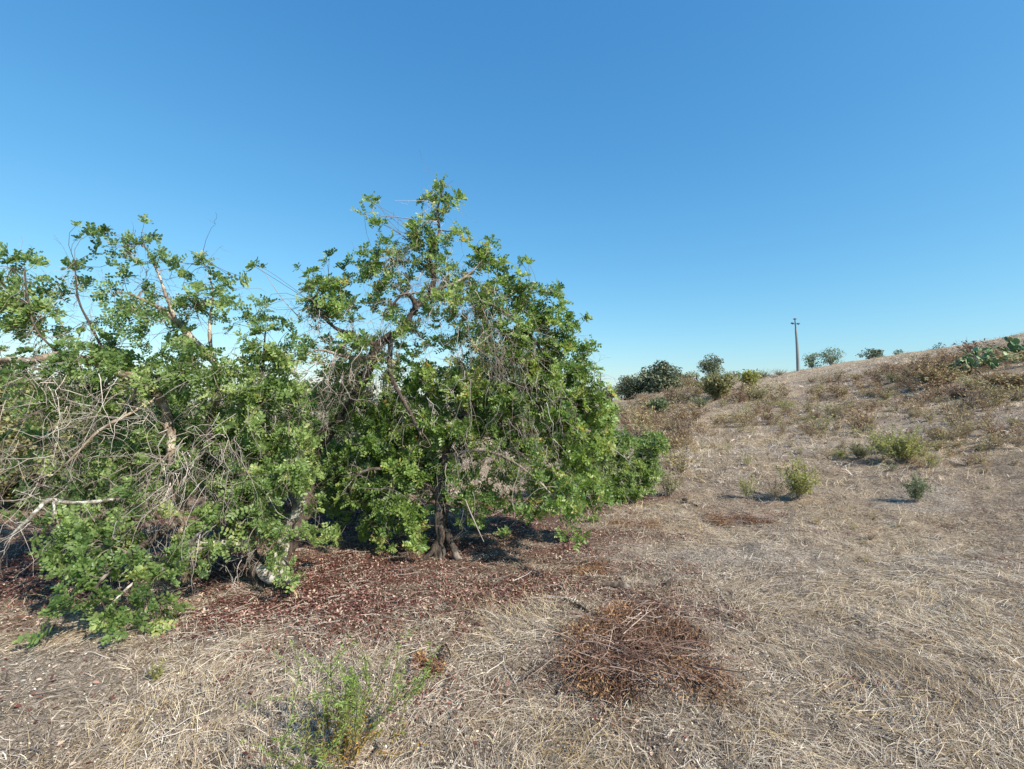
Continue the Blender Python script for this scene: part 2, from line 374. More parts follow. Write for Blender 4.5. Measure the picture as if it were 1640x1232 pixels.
def tufts(n, r0, r1, blades, L, wid, spread, lean, keep, va, p=.85, size_r=0.0):
    x, y, r = scatter(n, r0, r1, p=p); k = rng.random(n) < keep(x, y); x, y, r = x[k], y[k], r[k]; n = len(x)
    sr = 1 + size_r*r
    nb = n*blades; hd = (np.repeat(rng.uniform(0, 6.28, n), blades) + rng.normal(0, 1.1, nb))
    ox = rng.normal(0, 1, nb)*spread*np.repeat(sr, blades); oy = rng.normal(0, 1, nb)*spread*np.repeat(sr, blades)
    X_ = np.repeat(x, blades)+ox; Y_ = np.repeat(y, blades)+oy; le = rng.uniform(lean[0], lean[1], nb); ln = rng.uniform(L[0], L[1], nb)*np.repeat(sr*rng.uniform(.5, 1.3, n), blades)
    d = np.stack([np.cos(hd)*np.cos(le), np.sin(hd)*np.cos(le), np.sin(le)], -1); K = 5; s = np.linspace(0, 1, K)[None, :, None]
    C = np.stack([X_, Y_, height(X_, Y_)], -1)[:, None]+d[:, None]*ln[:, None, None]*s
    C[:, :, 2:3] -= (np.sin(le)*ln*.75)[:, None, None]*s**2.2
    C[:, :, :2] += rng.normal(0, .18, (nb, 1, 2))*ln[:, None, None]*s**2
    C[:, :, 2] = np.maximum(C[:, :, 2], height(C[:, :, 0], C[:, :, 1])+.004)
    wv = (rng.uniform(wid[0], wid[1], nb)*np.repeat(sr, blades))[:, None]*np.linspace(1, .35, K)[None]
    V, Fc = ribbons(C, wv, norm(np.cross(d, rdir(nb)*.5+[0, 0, 1.])))
    a = np.clip(np.repeat(rng.uniform(va[0], va[1], n), blades)+rng.normal(0, .16, nb), 0, 1)
    return V, Fc, np.repeat(a, 2*K)
sb.add(*tufts(2600, 1.8, 14, 18, (.04, .14), (.0008, .0020), .03, (.15, 1.1), nolit, (.15, .95)))
sb.add(*tufts(5000, 8, 60, 9, (.10, .22), (.003, .006), .06, (.3, 1.2), nolit, (.1, .95), size_r=.035))
dg = sb.build('dry_grass', M['straw']); dg['kind'] = 'stuff'; dg['label'] = 'flattened grey and tan dry straw covering the clearing'; dg['category'] = 'dry grass'

# blond grass patches that stand up
bb = Bag()
PATCH = [(930, 1190, .30, .9), (250, 1190, .45, .6), (1380, 860, .7, .7), (1550, 870, .7, .5), (900, 945, .5, .8), (1090, 860, .5, .7), (1320, 770, .5, 1.), (1180, 650, 5, .8), (1120, 720, 3, .9), (1560, 1000, .6, .4), (1500, 740, 1.5, .6),
         (1290, 640, 6, .6), (1000, 850, .6, .6), (180, 1120, .4, .2), (60, 960, .5, .5), (800, 985, .5, .5), (1330, 820, .6, .6), (1080, 760, 1.2, .9)]
PC = [(ground_at(a, b_), c, d) for a, b_, c, d in PATCH]
def patchmask(x, y):
    m = np.zeros_like(x)
    for gpt, rad, s in PC:
        m = np.maximum(m, s*np.exp(-((x-gpt[0])**2 + (y-gpt[1])**2)/rad**2))
    return np.clip(m*1.2 + fbm(x, y, 2.5, 2)*.35*m, 0, 1)*nolit(x, y)
bb.add(*straw(60000, 1.7, 30, (.15, 1.15), (.05, .19), (.0006, .0015), patchmask, .85, size_r=.02))
bb.add(*straw(40000, 6, 60, (.4, 1.3), (.10, .26), (.0014, .0028), lambda x, y: patchmask(x, y)*.8 + .1*dry_mask(x, y), .9, size_r=.03, K=3))
flow = lambda x, y: np.clip((fbm(x+70, y+30, .8, 3) + .04)*3.2, 0, 1)*nolit(x, y)*(1-.6*ash_mask(x, y))*np.clip(.35 + (np.degrees(np.arctan2(x, y)) + 5)/25, .15, 1)
bb.add(*straw(38000, 1.8, 16, (.0, .22), (.05, .19), (.0007, .0017), flow, .85, size_r=.03, varo=(.05, .95)))
fs = Bag(); fs.add(*straw(80000, 1.8, 16, (.0, .22), (.05, .19), (.0007, .0017), flow, .85, size_r=.03, varo=(.1, 1)))
fo = fs.build('flattened_straw', M['straw']); fo['kind'] = 'stuff'; fo['label'] = 'long flattened grey beige straw lying in swathes on the right'; fo['category'] = 'dry grass'
bo = bb.build('blond_grass', M['blond']); bo['kind'] = 'stuff'; bo['label'] = 'upright blond dry grass in loose patches on the clearing'; bo['category'] = 'dry grass'

# ------------------------------------------------------------------ fallen leaves
def flat_leaves(n, keep, r0, r1, L, varf, p=.9, asp=.5, a0=-52, a1=50, lift=.02):
    x, y, r = scatter(n, r0, r1, a0, a1, p)
    k = rng.random(n) < keep(x, y); x, y = x[k], y[k]; n = len(x)
    c = np.stack([x, y, height(x, y) + rng.uniform(.004, lift, n)], -1)
    nrm = norm(np.array([0, 0, 1.]) + rng.normal(0, .45, (n, 3)))
    Rm = rot_to(nrm, rng.uniform(0, 6.28, n))
    l = rng.uniform(L[0], L[1], n)
    T = np.array([[-1, 0, .0], [-.35, -asp, .22], [.45, -asp*.8, .2], [1, 0, .05], [.45, asp*.8, .2], [-.35, asp, .22]])*.5
    V = c[:, None] + np.einsum('nij,kj->nki', Rm, T)*l[:, None, None]
    b = np.arange(n)[:, None]*6
    Fc = np.concatenate([b+np.array([[0, 1, 2, 3]]), b+np.array([[0, 3, 4, 5]])], 0)
    return V.reshape(-1, 3), Fc, np.repeat(varf(n), 6)
lb = Bag()
lb.add(*flat_leaves(170000, litter_mask, 2.4, 11, (.009, .030), lambda n: rng.beta(1.0, 1.3, n)))
lb.add(*flat_leaves(1600, lambda x, y: .25 + .75*(x < 0), 1.7, 7, (.014, .036), lambda n: rng.uniform(.1, 1, n), a1=20))
ch = Bag(); ch.add(*flat_leaves(110000, lambda x, y: 1-.5*litter_mask(x, y), 1.7, 14, (.004, .018), lambda n: rng.beta(.9, 1.1, n), lift=.010))
ch.add(*flat_leaves(30000, lambda x, y: 1+0*x, 9, 50, (.02, .06), lambda n: rng.beta(.9, 1.1, n), lift=.02))
co = ch.build('chaff', M['straw']); co['kind'] = 'stuff'; co['label'] = 'fine grey and tan plant crumbs and soil bits covering the bare ground'; co['category'] = 'chaff'
lo = lb.build('leaf_litter', M['litter']); lo['kind'] = 'stuff'; lo['label'] = 'dark red fallen leaves and pods under the carob trees'; lo['category'] = 'leaf litter'

# fallen twigs
n = 1500
x, y, r = scatter(n, 1.8, 12); hd = rng.uniform(0, 6.28, n); ln = rng.uniform(.06, .35, n)
K = 6; s = np.linspace(0, 1, K)
C = np.stack([x, y, 0*x], -1)[:, None]+np.stack([np.cos(hd), np.sin(hd), 0*hd], -1)[:, None]*(ln[:, None]*s)[..., None]
C[:, :, :2] += np.cumsum(rng.normal(0, .012, (n, K, 2)), 1)
C[:, :, 2] = height(C[:, :, 0], C[:, :, 1]) + .006 + rng.uniform(0, .03, n)[:, None]*s
V, Fc = tubes(C, (rng.uniform(.0015, .004, n)[:, None]*np.linspace(1, .5, K)), 4)
o = mk('fallen_twigs', V, Fc, M['dead_twig'], var=np.repeat(rng.random(n), K*4)); o['kind'] = 'stuff'; o['label'] = 'small grey broken twigs scattered over the clearing'; o['category'] = 'twigs'

# ------------------------------------------------------------------ carob trees
def make_rosettes(nvar=10, leaves=6, pairs=4, lf=.031, wd=.0095, rach=.085):
    """leaflet templates: list of (nl*6,3) verts around the twig tip, z = twig direction"""
    out = []
    T = np.array([[0, 0, 0], [.35, -1, .10], [.78, -.85, .10], [1, 0, -.04], [.78, .85, .10], [.35, 1, .10]])
    for v in range(nvar):
        vs = []
        for k in range(leaves):
            ph = 2.4*k + rng.normal(0, .3); tilt = rng.uniform(.45, 1.45)
            d = np.array([math.sin(tilt)*math.cos(ph), math.sin(tilt)*math.sin(ph), math.cos(tilt)])
            up0 = np.array([0, 0, 1.]) - d*d[2]; up0 = norm(up0 + rng.normal(0, .25, 3)); up0 = norm(up0 - d*np.dot(up0, d)); sd = np.cross(up0, d)
            L = rach*rng.uniform(.6, 1.2)
            for q in range(pairs):
                for sg in (-1, 1):
                    t = (q + .7)/pairs
                    base = d*L*t + up0*(-.02*t*t) - k*.006*np.array([0, 0, 1.])
                    dir_ = norm(sd*sg*rng.uniform(.75, 1.0) + d*rng.uniform(.3, .8) + up0*rng.uniform(-.1, .45))
                    nn = norm(up0 + rng.normal(0, .35, 3)); nn = norm(nn - dir_*np.dot(nn, dir_)); wv = np.cross(nn, dir_)
                    sc = rng.uniform(.8, 1.15)
                    vs.append(base + T[:, :1]*dir_*lf*sc + T[:, 1:2]*wv*wd*sc + T[:, 2:]*nn*lf*.9)
        out.append(np.concatenate(vs))
    return out
ROS = make_rosettes()
def rosettes(C, D, size, vbase):
    """C centres, D twig directions -> V, faces, var"""
    Vs, vv = [], []
    n = len(C); which = rng.integers(0, len(ROS), n)
    Rm = rot_to(D, rng.uniform(0, 6.28, n))
    for v in range(len(ROS)):
        k = which == v
        if not k.any(): continue
        T = ROS[v]
        Q = C[k][:, None] + np.einsum('nij,kj->nki', Rm[k], T)*size[k][:, None, None]
        Vs.append(Q.reshape(-1, 3))
        nl = len(T)//6
        vv.append(np.repeat(np.clip(vbase[k][:, None] + rng.normal(0, .13, (k.sum(), nl)), 0, 1).ravel(), 6))
    V = np.concatenate(Vs); nl = len(V)//6; b = np.arange(nl)[:, None]*6
    Fc = np.concatenate([b+np.array([[0, 1, 2, 3]]), b+np.array([[0, 3, 4, 5]])], 0)
    return V, Fc, np.concatenate(vv)

def blob_points(blobs, dens=1.0, gapfree=.18):
    """(px,py,rx,ry,depth,cover[,rz]) -> points and the outward direction"""
    Cs, Ds = [], []
    for bl in blobs:
        px, py, rx, ry, dep, cov = bl[:6]
        a = rx*dep/F; c = ry*dep/F; bz = bl[6] if len(bl) > 6 else max(.16, min(a, c)*1.0)
        size_px = .15/dep*F
        n = max(3, int(math.pi*rx*ry/(size_px**2)*cov*3.0*dens))
        u = rdir(n)*(rng.random(n)**(1/2.2))[:, None]
        p = P(px, py, dep) + u*np.array([a, bz, c])
        p = p + rng.normal(0, .03, p.shape)
        Cs.append(p); Ds.append(norm(u + np.array([0, -.15, .55])))
    C = np.concatenate(Cs); D = np.concatenate(Ds)
    gapn = fbm(C[:, 0]*1.0 + C[:, 1]*.45 + 40, C[:, 2] - C[:, 1]*.3 + 20, 3.4, 2)      # clumps and gaps
    k = (C[:, 2] > height(C[:, 0], C[:, 1]) + .05) & ((gapn > -.2 + rng.normal(0, .05, len(C))) | (rng.random(len(C)) < gapfree))
    return C[k], D[k]

def grow(root_pts, hubs, bag, r_of, K=6, sag=.10, wig=.05, sides=5):
    """joins every hub to the nearest point already on the tree, nearest first; returns all points"""
    pts = root_pts[:, :3].copy(); rad = root_pts[:, 3].copy()
    d0 = np.min(np.linalg.norm(hubs[:, None]-pts[None], axis=2), 1)
    Cs, Rs = [], []
    for i in np.argsort(d0):
        h = hubs[i]
        d = np.linalg.norm(pts-h, axis=1); j = int(np.argmin(d + .02*rng.random(len(d))))
        a = pts[j]; L = d[j]
        if L < .03: continue
        s = np.linspace(0, 1, K)[:, None]
        mid = rng.normal(0, wig, (1, 3))*L*2
        c = a*(1-s) + h*s + mid*(s*(1-s))*2 + np.array([[0, 0, 1.]])*sag*L*np.sin(s*math.pi) + np.vstack([np.zeros(3), rng.normal(0, .02*L+.003, (K-2, 3)), np.zeros(3)])
        r0 = min(rad[j]*.75, r_of(L)); r1 = max(.0022, r0*.55)
        Cs.append(c); rv = np.linspace(r0, r1, K); Rs.append(rv)
        pts = np.vstack([pts, c[2:]]); rad = np.concatenate([rad, rv[2:]])
    if Cs:
        V, Fc = tubes(np.array(Cs), np.array(Rs), sides); bag.add(V, Fc, np.repeat(rng.random(len(Cs)), K*sides))
    return np.column_stack([pts, rad])
def leaf_twigs(tree_pts, C, bag, r=.0022):
    pts = tree_pts[:, :3]
    idx = np.empty(len(C), int)
    for s0 in range(0, len(C), 400):
        d = np.linalg.norm(C[s0:s0+400, None]-pts[None], axis=2); idx[s0:s0+400] = np.argmin(d, 1)
    A = pts[idx]; K = 4; s = np.linspace(0, 1, K)[None, :, None]
    L = np.linalg.norm(C-A, axis=1)
    cc = A[:, None]*(1-s) + C[:, None]*s + rng.normal(0, 1, (len(C), 1, 3))*(L*.13)[:, None, None]*np.sin(s*math.pi)
    V, Fc = tubes(cc, np.full((len(C), K), r)*np.linspace(1.3, .7, K)[None], 3)
    bag.add(V, Fc, np.repeat(rng.random(len(C)), K*3))
    return norm(C-A)
def dead_twigs(starts, dirs, L, r0, bag, K=9, grav=.10, curl=.30, kids=3, depth=1, sides=4, vv=None):
    """starts (n,3), dirs (n,3), L (n,) crooked bare twigs with side twigs"""
    n = len(starts)
    C = np.empty((n, K, 3)); C[:, 0] = starts; d = norm(dirs)
    L = L*np.where(rng.random(n) < .3, 1.25, .75)
    for k in range(1, K):
        d = norm(d + rng.normal(0, curl, (n, 3))*np.where(rng.random((n, 1)) < .25, 1.25, .35) + np.array([0, 0, -grav]))
        C[:, k] = C[:, k-1] + d*(L/(K-1))[:, None]
    gz = height(C[:, :, 0], C[:, :, 1])+.01
    C[:, :, 2] = np.maximum(C[:, :, 2], gz)
    rr = r0[:, None]*np.linspace(1.25, .22, K)[None]
    V, Fc = tubes(C, np.maximum(rr, .0010), sides)
    vv = rng.beta(2.2, 1.6, n) if vv is None else vv
    bag.add(V, Fc, np.repeat(vv, K*sides))
    if depth > 0:
        for q in range(kids):
            k = rng.integers(2, K-1, n); a = C[np.arange(n), k]
            dd = norm(C[np.arange(n), k+1]-a)
            nd = norm(dd + rng.normal(0, .75, (n, 3)))
            dead_twigs(a, nd, L*rng.uniform(.3, .65, n), r0*.55, bag, max(5, K-2), grav, curl, 2, depth-1, max(3, sides-1), np.clip(vv+rng.normal(0, .1, n), 0, 1))
def twig_zone(bag, px, py, rx, ry, dep, n, L, dmean, spread=.7, r0=(.0025, .006), grav=.12, rz=.3, **kw):
    n = int(n*.46) + 1; kw.setdefault('K', 11); kw.setdefault('curl', .42); spread = spread*1.15
    u = rdir(n)*(rng.random(n)**.5)[:, None]
    s = P(px, py, dep+.12) + u*np.array([rx*1.25*dep/F, rz*1.2, ry*1.25*dep/F])
    r0 = (r0[0]*.62, r0[1]*.66); L = (L[0]*.7, L[1]*.9)
    d = norm(np.array(dmean, float)[None] + rng.normal(0, spread, (n, 3)))
    dead_twigs(s, d, rng.uniform(L[0], L[1], n), rng.uniform(r0[0], r0[1], n), bag, grav=grav, **kw)
def PL(rows, base=False):
    """rows (px,py,depth,radius) -> (x,y,z,r)"""
    out = [np.append(P(a, b_, c), d) for a, b_, c, d in rows]
    if base:
        gz = float(height(out[0][0], out[0][1])); out[0][2] = gz - .05
    return np.array(out)

def carob(root, limbs, blobs, hubdens, mat_fol, dens, twigs, trunk_mat, size=(1, 1.35), vb=(.5, .18), rof=lambda L: .004+.018*L, extra_limbs=()):
    """limbs: list of (kind, material key, rows, is_base)"""
    org = np.array(root.location)
    allp = []
    for nm, mk_, rows, base in limbs:
        bg_ = Bag(); q = limb(bg_, PL(rows, base), sides=18 if rows[0][3] > .04 else 10, rough=.17 if nm == 'trunk' else .12)
        bg_.build(nm, M[mk_], root, smooth=True, origin=org)
        allp.append(q)
    pts = np.concatenate(allp)
    C, D = blob_points(blobs, dens, .34 if len(blobs) > 30 else .8)
    nh = max(6, int(len(C)*hubdens)); hub = C[rng.choice(len(C), nh, replace=False)]
    tb = Bag()
    up = pts[pts[:, 2] > .25]
    full = grow(up, hub, tb, rof)
    D2 = leaf_twigs(full, C, tb)
    tb.build('branches', M['live_twig'], root, smooth=True, origin=org)
    nn_ = int(len(C)*.8); js = rng.integers(0, len(full), nn_)
    kz = full[js, 2] > .5; js = js[kz]; nn_ = len(js)
    dead_twigs(full[js, :3], norm(rdir(nn_)+[0, -.3, -.25]), rng.uniform(.12, .45, nn_), rng.uniform(.0013, .0028, nn_), tb2 := Bag(), K=8, grav=.10, curl=.4, kids=1, depth=1, sides=3)
    tb2.build('fine_twigs', M['dead_twig'], root, smooth=True, origin=org)
    fb = Bag()
    cl = fbm(C[:, 0]*1.0+C[:, 1]*.7, C[:, 2]+3, 2.2, 2)
    fb.add(*rosettes(C, norm(D+D2*.5), rng.uniform(size[0], size[1], len(C)), np.clip(vb[0]+rng.normal(0, vb[1], len(C))+cl*.22, 0, .86)))
    fb.build('crown', mat_fol, root, origin=org)
    if twigs is not None:
        db = Bag(); twigs(db); db.build('dead_twigs', M['dead_twig'], root, smooth=True, origin=org)
    return full

# --- central carob
g1 = ground_at(706, 893)
T1 = empty('carob_tree', g1, 'tall green carob tree with drooping crown, peaked top and short grey trunk in the centre', 'tree')
d1 = g1[1]
l1 = [
 ('trunk', 'bark_dark', [(700, 893, d1, .085), (703, 868, d1, .062), (701, 835, d1+.02, .058), (705, 790, d1+.05, .055), (714, 745, d1+.1, .05), (716, 700, d1+.15, .042), (700, 650, d1+.2, .032), (690, 600, d1+.25, .02)], True),
 ('root', 'bark_dark', [(716, 850, d1, .030), (722, 872, d1-.05, .038), (733, 893, d1-.12, .03), (748, 902, d1-.15, .012)], False),
 ('root', 'bark_dark', [(698, 870, d1, .03), (688, 888, d1-.06, .03), (672, 897, d1-.1, .012)], False),
 ('limb', 'bark_dark', [(714, 745, d1+.1, .035), (760, 700, d1+.2, .03), (820, 665, d1+.35, .025), (880, 640, d1+.45, .018), (930, 640, d1+.5, .01)], False),
 ('limb', 'bark_dark', [(716, 700, d1+.15, .035), (760, 640, d1+.1, .03), (800, 580, d1, .025), (835, 525, d1, .014)], False),
 ('limb', 'bark_dark', [(705, 790, d1+.05, .03), (655, 765, d1, .026), (600, 750, d1-.1, .016), (560, 770, d1-.2, .008)], False),
 ('limb', 'bark_dark', [(716, 705, d1+.15, .035), (650, 680, d1+.2, .024), (590, 700, d1+.3, .012)], False),
 ('limb', 'bark_pale', [(714, 730, d1+.1, .025), (780, 722, d1-.2, .015), (850, 760, d1-.45, .009), (895, 805, d1-.5, .005)], False),
 ('limb', 'bark_dark', [(625, 545, d1, .028), (627, 600, d1-.1, .022), (645, 640, d1-.15, .02), (664, 675, d1-.2, .015), (676, 700, d1-.2, .008)], False),
 ('trunk', 'bark_dark', [(452, 893, d1, .10), (470, 850, d1+.05, .08), (487, 800, d1+.15, .085), (500, 730, d1+.2, .08), (545, 682, d1+.2, .070), (583, 620, d1+.1, .054), (610, 562, d1+.05, .046), (648, 532, d1, .036), (668, 495, d1, .030), (690, 468, d1, .025)], True),
 ('limb', 'bark_dark', [(668, 495, d1, .034), (662, 480, d1-.05, .022), (650, 470, d1-.1, .016), (636, 480, d1-.1, .011), (618, 505, d1-.1, .008)], False),
 ('limb', 'bark_dark', [(690, 468, d1, .034), (697, 440, d1, .028), (690, 410, d1, .022), (703, 375, d1, .016), (700, 340, d1, .011), (710, 300, d1, .006)], False),
 ('limb', 'bark_pale', [(690, 468, d1, .02), (720, 455, d1-.1, .015), (755, 435, d1-.1, .010), (780, 405, d1-.1, .005)], False),
 ('limb', 'bark_dark', [(688, 470, d1, .026), (740, 480, d1-.05, .021), (800, 495, d1-.05, .017), (850, 540, d1, .018), (885, 600, d1, .01)], False),
 ('limb', 'bark_dark', [(612, 558, d1+.05, .03), (570, 540, d1, .024), (530, 520, d1-.1, .017), (500, 480, d1-.1, .012)], False),
 ('limb', 'bark_pale', [(600, 575, d1+.05, .03), (555, 570, d1-.2, .016), (510, 560, d1-.3, .010), (480, 575, d1-.35, .008)], False),
]
b1 = [ # px,py,rx,ry,depth,cover,rz
 (710, 296, 13, 14, d1, 1.1), (712, 318, 18, 13, d1, 1.1), (684, 316, 10, 10, d1, 1.0), (706, 340, 12, 9, d1, .9),
 (676, 356, 20, 15, d1, 1.1), (650, 378, 24, 12, d1, .9), (700, 385, 34, 16, d1, 1.0), (616, 388, 16, 12, d1, .8), (590, 408, 8, 8, d1, .8),
 (742, 378, 14, 10, d1, .6), (776, 392, 20, 16, d1, 1.1), (770, 420, 24, 18, d1, 1.0), (803, 428, 20, 16, d1, 1.0), (848, 424, 7, 5, d1, .8),
 (640, 410, 34, 20, d1, .8), (690, 425, 34, 20, d1, .6), (730, 440, 34, 22, d1, .6), (630, 445, 30, 26, d1, .55), (594, 440, 16, 16, d1, .6),
 (532, 415, 12, 10, d1, .9), (556, 432, 14, 14, d1, .7), (490, 438, 14, 14, d1, .9), (508, 458, 26, 20, d1, .9), (548, 470, 20, 22, d1, .6), (590, 484, 18, 16, d1, .7), (600, 470, 10, 22, d1, .5),
 (495, 490, 22, 20, d1, .9), (530, 500, 28, 22, d1, .9), (560, 515, 26, 20, d1, .7), (488, 525, 18, 18, d1, .8), (484, 560, 22, 20, d1, .7),
 (820, 455, 24, 20, d1, 1.0), (845, 480, 26, 22, d1, 1.0), (880, 462, 18, 12, d1, .9), (893, 492, 18, 18, d1, .9), (908, 518, 22, 18, d1, 1.0), (930, 515, 10, 8, d1, .7),
 (790, 480, 34, 22, d1, .5), (770, 510, 40, 28, d1, .5), (860, 520, 34, 28, d1, 1.2), (900, 560, 28, 28, d1, 1.2), (935, 566, 16, 16, d1, .9), (945, 592, 14, 14, d1, .9), (930, 610, 22, 22, d1, 1.2),
 (720, 520, 30, 26, d1, .35), (640, 520, 26, 20, d1, .3), (700, 560, 40, 26, d1, .55), (660, 585, 30, 24, d1, .5), (760, 570, 46, 34, d1, .9), (820, 560, 44, 34, d1, .9), (870, 600, 44, 38, d1, 1.3),
 (690, 620, 44, 32, d1+.1, 1.2), (640, 640, 34, 28, d1+.1, .9), (750, 630, 48, 36, d1, 1.5), (820, 640, 50, 38, d1, 1.6), (885, 655, 50, 40, d1, 1.8), (940, 650, 28, 26, d1+.2, 1.5), (965, 672, 24, 24, d1+.4, 1.5),
 (650, 690, 44, 34, d1+.1, 1.7), (600, 670, 34, 28, d1+.2, 1.1), (590, 720, 40, 30, d1, 1.6), (700, 690, 40, 34, d1, 1.8), (770, 700, 46, 36, d1, 1.6), (845, 710, 48, 36, d1, 1.6), (910, 710, 44, 34, d1+.1, 1.8), (955, 715, 28, 26, d1+.4, 1.6),
 (640, 750, 42, 34, d1, 2.0), (680, 760, 30, 34, d1+.15, 2.0), (580, 780, 34, 34, d1, 1.7), (630, 805, 36, 28, d1-.05, 1.8), (600, 840, 26, 22, d1, 1.2), (660, 835, 22, 24, d1+.05, 1.5), (672, 862, 14, 12, d1-.1, 1.2), (540, 740, 34, 30, d1+.3, 1.2), (530, 800, 28, 30, d1+.4, 1.1),
 (735, 755, 28, 24, d1, 1.2), (745, 795, 22, 18, d1-.1, .9), (725, 800, 10, 20, d1, .9), (800, 755, 38, 24, d1-.1, 1.2), (865, 765, 36, 24, d1-.3, 1.4), (905, 790, 30, 20, d1-.5, 1.3), (880, 815, 26, 12, d1-.6, 1.2), (925, 825, 18, 12, d1-.7, 1.0), (910, 845, 20, 6, d1-.75, .9), (830, 800, 22, 16, d1, .8),
 (760, 660, 120, 80, d1+.7, .7, .5), (640, 720, 80, 90, d1+.7, .8, .5), (850, 640, 90, 90, d1+.8, .8, .5),
]
def tw1(db):
    twig_zone(db, 650, 520, 40, 50, d1-.3, 60, (.15, .4), (0, -.3, -.7), .8, (.002, .004))
    twig_zone(db, 700, 500, 130, 90, d1-.2, 160, (.15, .4), (0, -.3, -.6), .8, (.0015, .003))
    twig_zone(db, 800, 560, 70, 60, d1-.5, 130, (.2, .55), (.15, -.3, -.9), .55, (.0025, .004))
    twig_zone(db, 860, 660, 60, 60, d1-.55, 90, (.2, .5), (.1, -.3, -.9), .5, (.0025, .004))
    twig_zone(db, 570, 520, 80, 60, d1-.15, 130, (.2, .5), (-.1, -.3, -.7), .7, (.002, .004))
    twig_zone(db, 640, 450, 60, 60, d1-.1, 60, (.15, .4), (-.1, -.2, .3), .9, (.002, .003), grav=0)
    twig_zone(db, 560, 590, 55, 34, d1-.35, 70, (.2, .55), (-.2, -.3, -.9), .55, (.003, .008), grav=.10)
    twig_zone(db, 520, 600, 50, 30, d1-.4, 50, (.3, .8), (-1, -.2, -.5), .5, (.003, .007), grav=.06)
    twig_zone(db, 600, 560, 30, 30, d1-.3, 45, (.2, .6), (.1, -.3, -.9), .5, (.003, .006))
    twig_zone(db, 735, 470, 50, 28, d1-.3, 90, (.2, .5), (.2, -.3, -.9), .5, (.0025, .006))
    twig_zone(db, 690, 440, 60, 40, d1-.1, 60, (.15, .4), (0, -.2, .3), .9, (.0025, .005), grav=.02)
    twig_zone(db, 780, 530, 60, 35, d1-.3, 80, (.2, .6), (.3, -.3, -.9), .5, (.0025, .005))
    twig_zone(db, 850, 600, 60, 60, d1-.35, 50, (.2, .5), (.1, -.3, -.9), .5, (.002, .004))
    twig_zone(db, 720, 640, 60, 60, d1-.3, 50, (.2, .6), (.1, -.2, -.9), .5, (.002, .005))
    twig_zone(db, 730, 760, 40, 40, d1-.3, 24, (.2, .5), (.3, -.2, -.9), .6, (.002, .005))
    twig_zone(db, 520, 640, 50, 40, d1-.2, 50, (.2, .6), (-.2, -.2, -.9), .6, (.002, .005))
    twig_zone(db, 500, 510, 40, 50, d1-.1, 30, (.2, .4), (-.2, 0, .5), .8, (.002, .004), grav=0)
    # the long thin shoot waving to the left of the top
    for rows in ([(700, 360, d1, .005), (660, 352, d1, .005), (615, 347, d1, .004), (600, 350, d1, .003), (597, 338, d1, .003), (595, 322, d1, .002)],
                 [(600, 350, d1, .003), (585, 342, d1, .002)], [(480, 510, d1, .005), (450, 475, d1, .004), (415, 425, d1, .003)], [(455, 480, d1, .003), (430, 488, d1, .002), (418, 484, d1, .002)],
                 [(745, 800, d1-.3, .008), (757, 830, d1-.35, .007), (775, 868, d1-.4, .004)], [(845, 440, d1, .003), (835, 450, d1, .004), (820, 465, d1, .005)]):
        limb(db, PL(rows), sides=5, wob=.4, step=.05, var=.6)
b1 += [(595, 323, 5, 4, d1, .8), (584, 341, 5, 6, d1, .8), (614, 362, 5, 4, d1, .8), (414, 428, 8, 9, d1, .7), (425, 484, 8, 6, d1, .6)]
b1 += [(700, 430, 85, 50, d1+.15, .16, .45), (560, 490, 80, 60, d1+.1, .18, .45), (790, 500, 90, 66, d1+.15, .35, .45), (700, 520, 110, 60, d1+.2, .2, .5), (880, 560, 60, 80, d1+.2, .55, .4), (650, 590, 120, 50, d1+.3, .55, .5), (820, 600, 120, 60, d1+.2, .3, .5), (540, 600, 60, 60, d1+.35, .6, .4), (500, 700, 50, 80, d1+.4, .7, .4), (580, 640, 50, 60, d1+.35, .8, .4), (745, 400, 50, 24, d1, .3), (660, 400, 50, 24, d1, .25), (905, 640, 80, 100, d1+.2, .35, .4)]
b1 += [(890, 790, 50, 26, d1-.2, .9), (935, 770, 40, 34, d1+.2, 1.1), (955, 795, 34, 16, d1+.3, .9), (850, 815, 34, 14, d1-.3, .8), (530, 470, 50, 40, d1, .35), (600, 440, 50, 40, d1, .3), (560, 540, 50, 34, d1-.1, .4), (770, 800, 30, 16, d1-.1, .9), (745, 835, 16, 10, d1-.05, .7), (660, 870, 18, 10, d1-.15, 1.0), (620, 860, 30, 14, d1, .9), (560, 850, 26, 14, d1+.1, .8), (800, 790, 40, 14, d1+.3, .8), (640, 520, 30, 34, d1-.3, .45), (700, 480, 36, 26, d1-.3, .4), (570, 545, 36, 20, d1-.25, .5), (600, 600, 26, 26, d1-.25, .45), (750, 475, 40, 22, d1-.3, .4)]
full1 = carob(T1, l1, b1, .15, M['carob'], 1.5, tw1, None, size=(.7, 1.35))

# --- carob shrub behind, to the right of the central tree
g3 = ground_at(985, 803)
T3 = empty('carob_shrub', g3, 'low bright green carob bush touching the ground at the right end of the big crown', 'bush')
d3 = g3[1]
l3 = [('stem', 'bark_dark', [(960, 806, d3, .05), (965, 770, d3, .04), (985, 735, d3, .02), (1000, 705, d3, .01)], True),
      ('stem', 'bark_dark', [(990, 806, d3+.1, .05), (1010, 765, d3+.1, .03), (1040, 730, d3+.1, .012)], True)]
b3 = [(1045, 715, 22, 20, d3, 1.6), (1005, 715, 30, 22, d3, 1.3), (970, 720, 30, 30, d3, 1.7), (1035, 750, 28, 22, d3, 1.6), (1000, 760, 34, 28, d3, 1.4), (960, 765, 34, 28, d3, 1.4), (1000, 788, 34, 14, d3-.2, 2.0), (1035, 780, 16, 12, d3, 1.6), (950, 785, 24, 14, d3-.1, 1.4), (985, 695, 14, 10, d3, 1.0), (930, 740, 34, 40, d3, 1.2), (1062, 712, 9, 8, d3, 1.0)]
